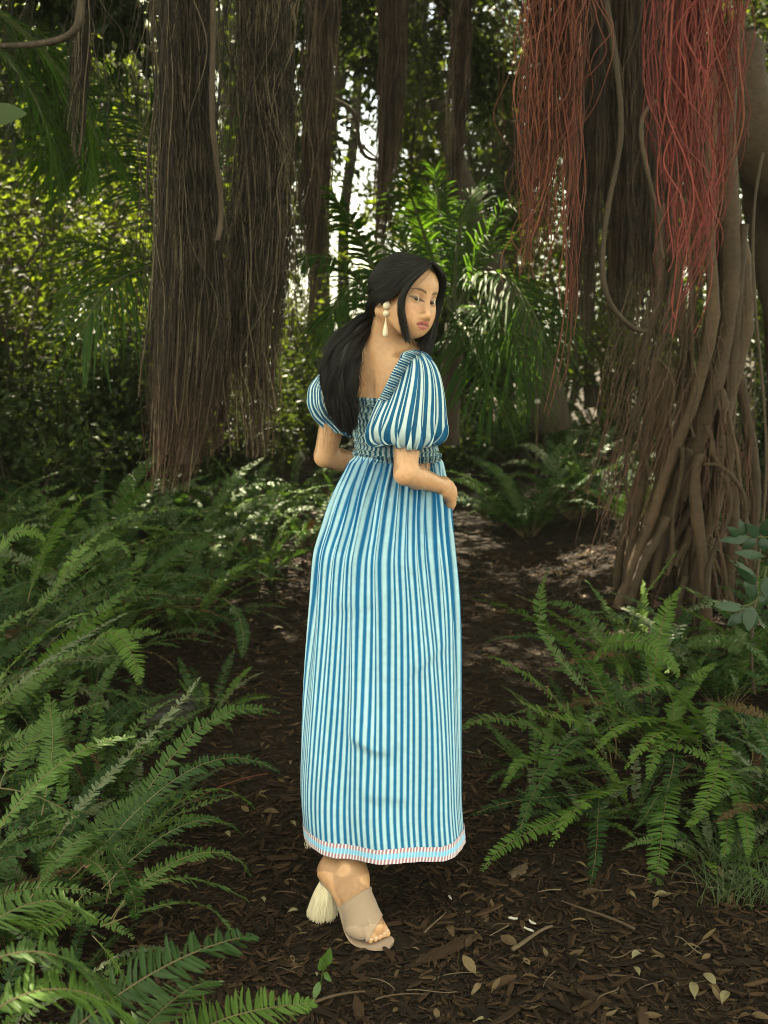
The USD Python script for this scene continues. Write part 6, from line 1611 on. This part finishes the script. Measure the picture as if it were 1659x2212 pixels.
for k in range(40):
    px, py = rng.uniform(430, 660), rng.uniform(1330, 1880)
    L = rng.uniform(0.04, 0.09)
    lay('bark_chip', chip(rng, L, L * rng.uniform(0.16, 0.36), 0.006), M_BARK, px, py, rng.uniform(0, 6.28), 'larger bark chip on the path left of the dress', 'bark chip', 'larger bark chips left of the dress', tilt=rng.normal(0, 0.15, 2), lift=0.014)
# twigs
def twig(L, r0, seed, bend=0.12):
    r = np.random.default_rng(seed)
    c = spline([[0, -L / 2, 0], [r.normal(0, bend * L * 0.4), -L / 6, 0.004], [r.normal(0, bend * L * 0.4), L / 6, 0.006], [0, L / 2, 0.002]], 14)
    return tube(c, np.linspace(r0, r0 * 0.55, 14), 6)
for k, (px, py, L, r0, yaw, label) in enumerate(((1150, 2035, 0.16, 0.006, -45, 'grey stick with a forked end below the white flecks'), (940, 2000, 0.12, 0.003, -30, 'thin pale twig on the mulch right of the toes'), (1290, 1985, 0.22, 0.004, 48, 'long dark twig below the right ferns'), (1455, 1890, 0.20, 0.004, 36, 'dark twig leaning in the grass at the right'), (735, 2160, 0.12, 0.004, -70, 'dark twig at the bottom below the green sprout'), (480, 1740, 0.40, 0.0022, -42, 'long straight rust red stalk lying between the left ferns and the path'))):
    lay('twig', twig(L, r0, k), M_STICK if k != 5 else M_ROOTREDS, px, py, math.radians(yaw), label, 'twig', lift=0.016 if k != 5 else 0.05, smooth=True)
for k in range(36):
    px, py = rng.uniform(600, 1650), rng.uniform(1860, 2200)
    if abs(px - 760) < 120 and py < 2050:
        continue
    lay('small_twig', twig(rng.uniform(0.05, 0.12), rng.uniform(0.001, 0.0022), 50 + k), M_STICK, px, py, rng.uniform(0, 6.28), 'small twig scattered on the foreground mulch', 'twig', 'small twigs on the foreground mulch', lift=0.014)
# pale fallen leaves, each where the picture shows it
for k, (px, py, L, yaw, label) in enumerate(((638, 1792, 0.034, 35, 'pale yellow leaf left of the dress hem'), (497, 1812, 0.036, 30, 'tan leaf beside the fern tips, left of the hem'), (623, 1978, 0.028, -70, 'pale leaf just left of the fringed heel'), (571, 1955, 0.030, 20, 'crumpled tan leaf left of the fringed heel'), (1500, 2160, 0.052, -8, 'bright pale leaf at the lower right'), (1366, 2075, 0.046, -40, 'forked cream leaf in the lower right foreground'), (1026, 2212, 0.05, -80, 'pale leaf at the bottom edge'), (1537, 1878, 0.036, -75, 'whitish leaf under the grass at the right'), (1590, 1890, 0.034, 80, 'second whitish leaf under the grass at the right'), (1380, 2112, 0.034, 10, 'small tan leaf below the forked cream leaf'), (1625, 1960, 0.04, 60, 'tan leaf at the right edge'), (410, 1385, 0.05, 20, 'pale leaf on the path beyond the dark stone'), (592, 1362, 0.05, -70, 'yellowish leaf on the path left of the skirt'), (1415, 1948, 0.045, -60, 'brown leaf below the hanging fern tips'), (1545, 2130, 0.05, 20, 'tan leaf beside the bright pale leaf'), (685, 2115, 0.02, 10, 'small cream leaf below the green sprout'), (1560, 2170, 0.05, -30, 'dull leaf at the lower right corner'))):
    lay('fallen_leaf', leaf_mesh(L, L * 0.42, 0.2, 0.35, 6, 0.1, 60 + k), M_PALELEAF, px, py, math.radians(yaw), label, 'leaf', tilt=rng.normal(0, 0.2, 2), lift=0.018)
for k in range(46):
    px, py = rng.uniform(960, 1655), rng.uniform(1880, 2205)
    L = rng.uniform(0.03, 0.06)
    lay('dry_leaf', leaf_mesh(L, L * rng.uniform(0.28, 0.5), rng.uniform(-0.3, 0.4), 0.35, 5, 0.1, 90 + k), M_DRYLEAF, px, py, rng.uniform(0, 6.28), 'dry brown leaf among the chips at the lower right', 'leaf', 'dry leaves at the lower right', tilt=rng.normal(0, 0.25, 2), lift=0.016)
for k in range(26):
    px, py = rng.uniform(380, 660), rng.uniform(1250, 1780)
    L = rng.uniform(0.03, 0.055)
    lay('dry_leaf', leaf_mesh(L, L * rng.uniform(0.28, 0.5), rng.uniform(-0.3, 0.4), 0.35, 5, 0.1, 190 + k), M_DRYLEAF, px, py, rng.uniform(0, 6.28), 'dry leaf scattered on the path left of the dress', 'leaf', 'dry leaves left of the dress', tilt=rng.normal(0, 0.25, 2), lift=0.016)
for k in range(40):
    px, py = rng.uniform(985, 1330), rng.uniform(985, 1260)
    L = rng.uniform(0.05, 0.09)
    lay('dry_leaf', leaf_mesh(L, L * rng.uniform(0.28, 0.5), rng.uniform(-0.3, 0.4), 0.35, 4, 0.0, 290 + k), M_DRYLEAF, px, py, rng.uniform(0, 6.28), 'dry leaf on the far path right of the woman', 'leaf', 'dry leaves on the far path', tilt=rng.normal(0, 0.3, 2), lift=0.02)
M_WHITE = nmat('white_fleck', {'p': ('principled_bsdf', {'base_color': (0.42, 0.40, 0.35), 'roughness': 0.6})}, [])
for k, (px, py, L, yaw, label) in enumerate(((1108, 1992, 0.024, 75, 'left white wood fleck beside the grey stick'), (1150, 2000, 0.024, 40, 'middle white wood fleck beside the grey stick'), (1142, 2018, 0.030, 48, 'right white wood fleck beside the grey stick'), (972, 1948, 0.020, 20, 'single white fleck right of the shoe'))):
    lay('white_fleck', chip(rng, L, 0.006, 0.004), M_WHITE, px, py, math.radians(yaw), label, 'wood chip', lift=0.020)

# dark stone by the left ferns
st = trimesh.creation.icosphere(4, 1.0)
sv_ = st.vertices * np.array([0.085, 0.15, 0.075]) * (1 + 0.35 * (meshkit.fbm(st.vertices * 1.6, 3, 5)[:, None] - 0.5))
sp0 = on_ground(362, 1575)
sv_ = sv_ @ rotz(-0.4).T + np.array([sp0[0], sp0[1] + 0.05, float(gz(sp0[0], sp0[1])) + 0.05])
M_STONE = nmat('dark_stone', {'g': ('geometry', {}), 'n': ('noise_texture', {'scale': 22.0, 'detail': 6.0}), 'r': ('rgb_ramp', {'ramp': [(0.3, (0.008, 0.006, 0.004)), (0.75, (0.022, 0.017, 0.012))]}), 'b': ('bump', {'strength': 0.5, 'distance': 0.01}), 'p': ('principled_bsdf', {'roughness': 0.6})},
    [('g.position', 'n.vector'), ('n.fac', 'r.fac'), ('r.color', 'p.base_color'), ('n.fac', 'b.height'), ('b.normal', 'p.normal')])
part('stone', (sv_, st.faces), M_STONE, None, smooth=True, label='smooth dark stone half hidden by the left ferns beside the path', category='stone')

# green sprout in the foreground
sprout = thing('sprout', 'small bright green sprout on the mulch below the shoe', 'plant')
M_SPROUT = leaf_material('sprout_leaf', [(0.0, (0.07, 0.13, 0.03)), (1.0, (0.12, 0.19, 0.05))], 0.3, (1.5, 1.6, 0.8))
bp = on_ground(692, 2130)
part('stem', tube(np.array([bp, bp + [0.004, -0.01, 0.03], at(706, 2062, bp[1] + 2.97)]), 0.0014, 5), M_SPROUT, sprout)
for x0, y0, x1, y1 in ((700, 2085, 712, 2050), (698, 2095, 692, 2072), (690, 2120, 678, 2160), (700, 2100, 716, 2118)):
    a, b = at(x0, y0, bp[1] + 2.98), at(x1, y1, bp[1] + 2.95)
    d = b - a; L = np.linalg.norm(d); d /= L
    n = np.cross(np.cross(d, [0, -1, 0.4]), d); n /= np.linalg.norm(n)
    v, f = leaf_mesh(L, L * 0.42, 0.1, 0.2, 5, 0.0, 5)
    part('leaf', (v @ np.stack([np.cross(d, n), d, n], 0) + a, f), M_SPROUT, sprout)

# grass at the right
gr_, gw_ = [], []
for k in range(420):
    px, py = rng.normal(1590, 45), rng.uniform(1760, 1960)
    p = on_ground(px, py); p[2] = float(gz(p[0], p[1]))
    h = rng.uniform(0.04, 0.13); az = rng.uniform(0, 6.28)
    u = np.linspace(0, 1, 7)[:, None]
    gr_.append(p + u * np.array([0, 0, h]) + u ** 2 * np.array([math.cos(az), math.sin(az), -0.25]) * h * 0.8)
    gw_.append(np.linspace(0.0026, 0.0006, 7))
M_GRASS = leaf_material('grass', [(0.0, (0.035, 0.065, 0.018)), (1.0, (0.085, 0.12, 0.035))], 0.2)
curves('grass', gr_, gw_, M_GRASS, None, kind='stuff', label='thin green grass tufts under the right-hand ferns', category='grass')

# glossy shrub twig at the right edge
M_GLOSSY = leaf_material('glossy_leaf', [(0.0, (0.014, 0.034, 0.017)), (0.6, (0.026, 0.054, 0.024)), (1.0, (0.045, 0.080, 0.030))], 0.15, (1.4, 1.6, 0.8), 0.32, 0.6, 0.35)
gs = thing('glossy_shrub', 'twig of glossy dark green oval leaves at the right edge above the ferns', 'shrub')
GD = 3.55
for pts, rad in (([(1700, 1135), (1665, 1195), (1655, 1225), (1638, 1290), (1602, 1310)], 0.004), ([(1720, 1160), (1660, 1160), (1596, 1158)], 0.0028), ([(1638, 1290), (1615, 1310), (1585, 1325)], 0.0025)):
    part('stem', tube(spline([at(x, y, GD) for x, y in pts], 14), rad, 6), M_PALMSTEM, gs, smooth=True)
for k, (x0, y0, x1, y1, w) in enumerate(((1604, 1312, 1545, 1308, 20), (1610, 1318, 1570, 1352, 22), (1618, 1312, 1618, 1362, 26), (1622, 1310, 1632, 1358, 20), (1636, 1255, 1592, 1212, 16), (1632, 1262, 1588, 1222, 15), (1630, 1295, 1608, 1230, 26), (1650, 1202, 1588, 1192, 18), (1640, 1160, 1612, 1130, 20), (1620, 1160, 1556, 1168, 20), (1632, 1162, 1604, 1186, 20), (1600, 1158, 1572, 1138, 16), (1610, 1158, 1598, 1122, 16), (1650, 1158, 1656, 1122, 22), (1648, 1160, 1652, 1192, 20), (1650, 1245, 1668, 1300, 26), (1640, 1285, 1665, 1306, 18), (1655, 1225, 1680, 1200, 20))):
    a, b = at(x0, y0, GD), at(x1, y1, GD - rng.uniform(0.0, 0.03))
    d = b - a; L = np.linalg.norm(d); d /= L
    n = np.array([rng.normal(0, 0.3), -1, 0.5 + rng.normal(0, 0.3)]); n -= d * (n @ d); n /= np.linalg.norm(n)
    v, f = leaf_mesh(L, w * GD / PXF * 1.15, 0.10, -0.12, 8, 0.0, 300 + k)
    part('leaf', (v @ np.stack([np.cross(d, n), d, n], 0) + a, f), M_GLOSSY, gs, smooth=True)
# broad leaf poking in at the left edge
bl = thing('broad_leaf_branch', 'single broad pale green leaf poking in from the left edge', 'leaf')
a, b = at(-70, 262, 2.6), at(56, 240, 2.62)
d = b - a; L = np.linalg.norm(d); d /= L
n = np.array([0, -0.55, 1.0]); n -= d * (n @ d); n /= np.linalg.norm(n)
v, f = leaf_mesh(L, 0.085, 0.05, 0.1, 10, 0.0, 400)
part('leaf', (v @ np.stack([np.cross(d, n), d, n], 0) + a, f), leaf_material('broad_leaf', [(0.0, (0.035, 0.052, 0.020)), (1.0, (0.050, 0.068, 0.028))], 0.1, rough=0.7, spec=0.1), bl, smooth=True)
part('stalk', tube(np.array([at(-140, 265, 2.6), a]), 0.003, 6), M_PALMSTEM, bl)
# little white plant label by the leaning trunk
pl = thing('plant_label', 'tiny white plant label on a stake beside the leaning trunk', 'sign')
c = at(1161, 866, 10.0)
bx = trimesh.creation.box([0.045, 0.006, 0.035]); part('plate', (bx.vertices @ rotx(0.3).T + c, bx.faces), M_WHITE, pl)
g0 = np.array([c[0], c[1] + 0.012, float(gz(c[0], c[1]))])
part('stake', tube(np.array([g0, c + [0, 0.010, -0.01]]), 0.005, 6), M_STICK, pl)

# ---- thin air under the trees
hz_ = trimesh.creation.box([140.0, 140.0, 16.0]); hz_.apply_translation([0, 28.0, 6.9])
M_HAZE = usdkit.material(stage, '/World/Looks/haze', {'v': ('principled_volume', {'color': (0.90, 0.93, 0.76), 'density': 0.0008, 'anisotropy': 0.3})}, [], volume='v.volume')
part('haze', hz_, M_HAZE, None, kind='stuff')
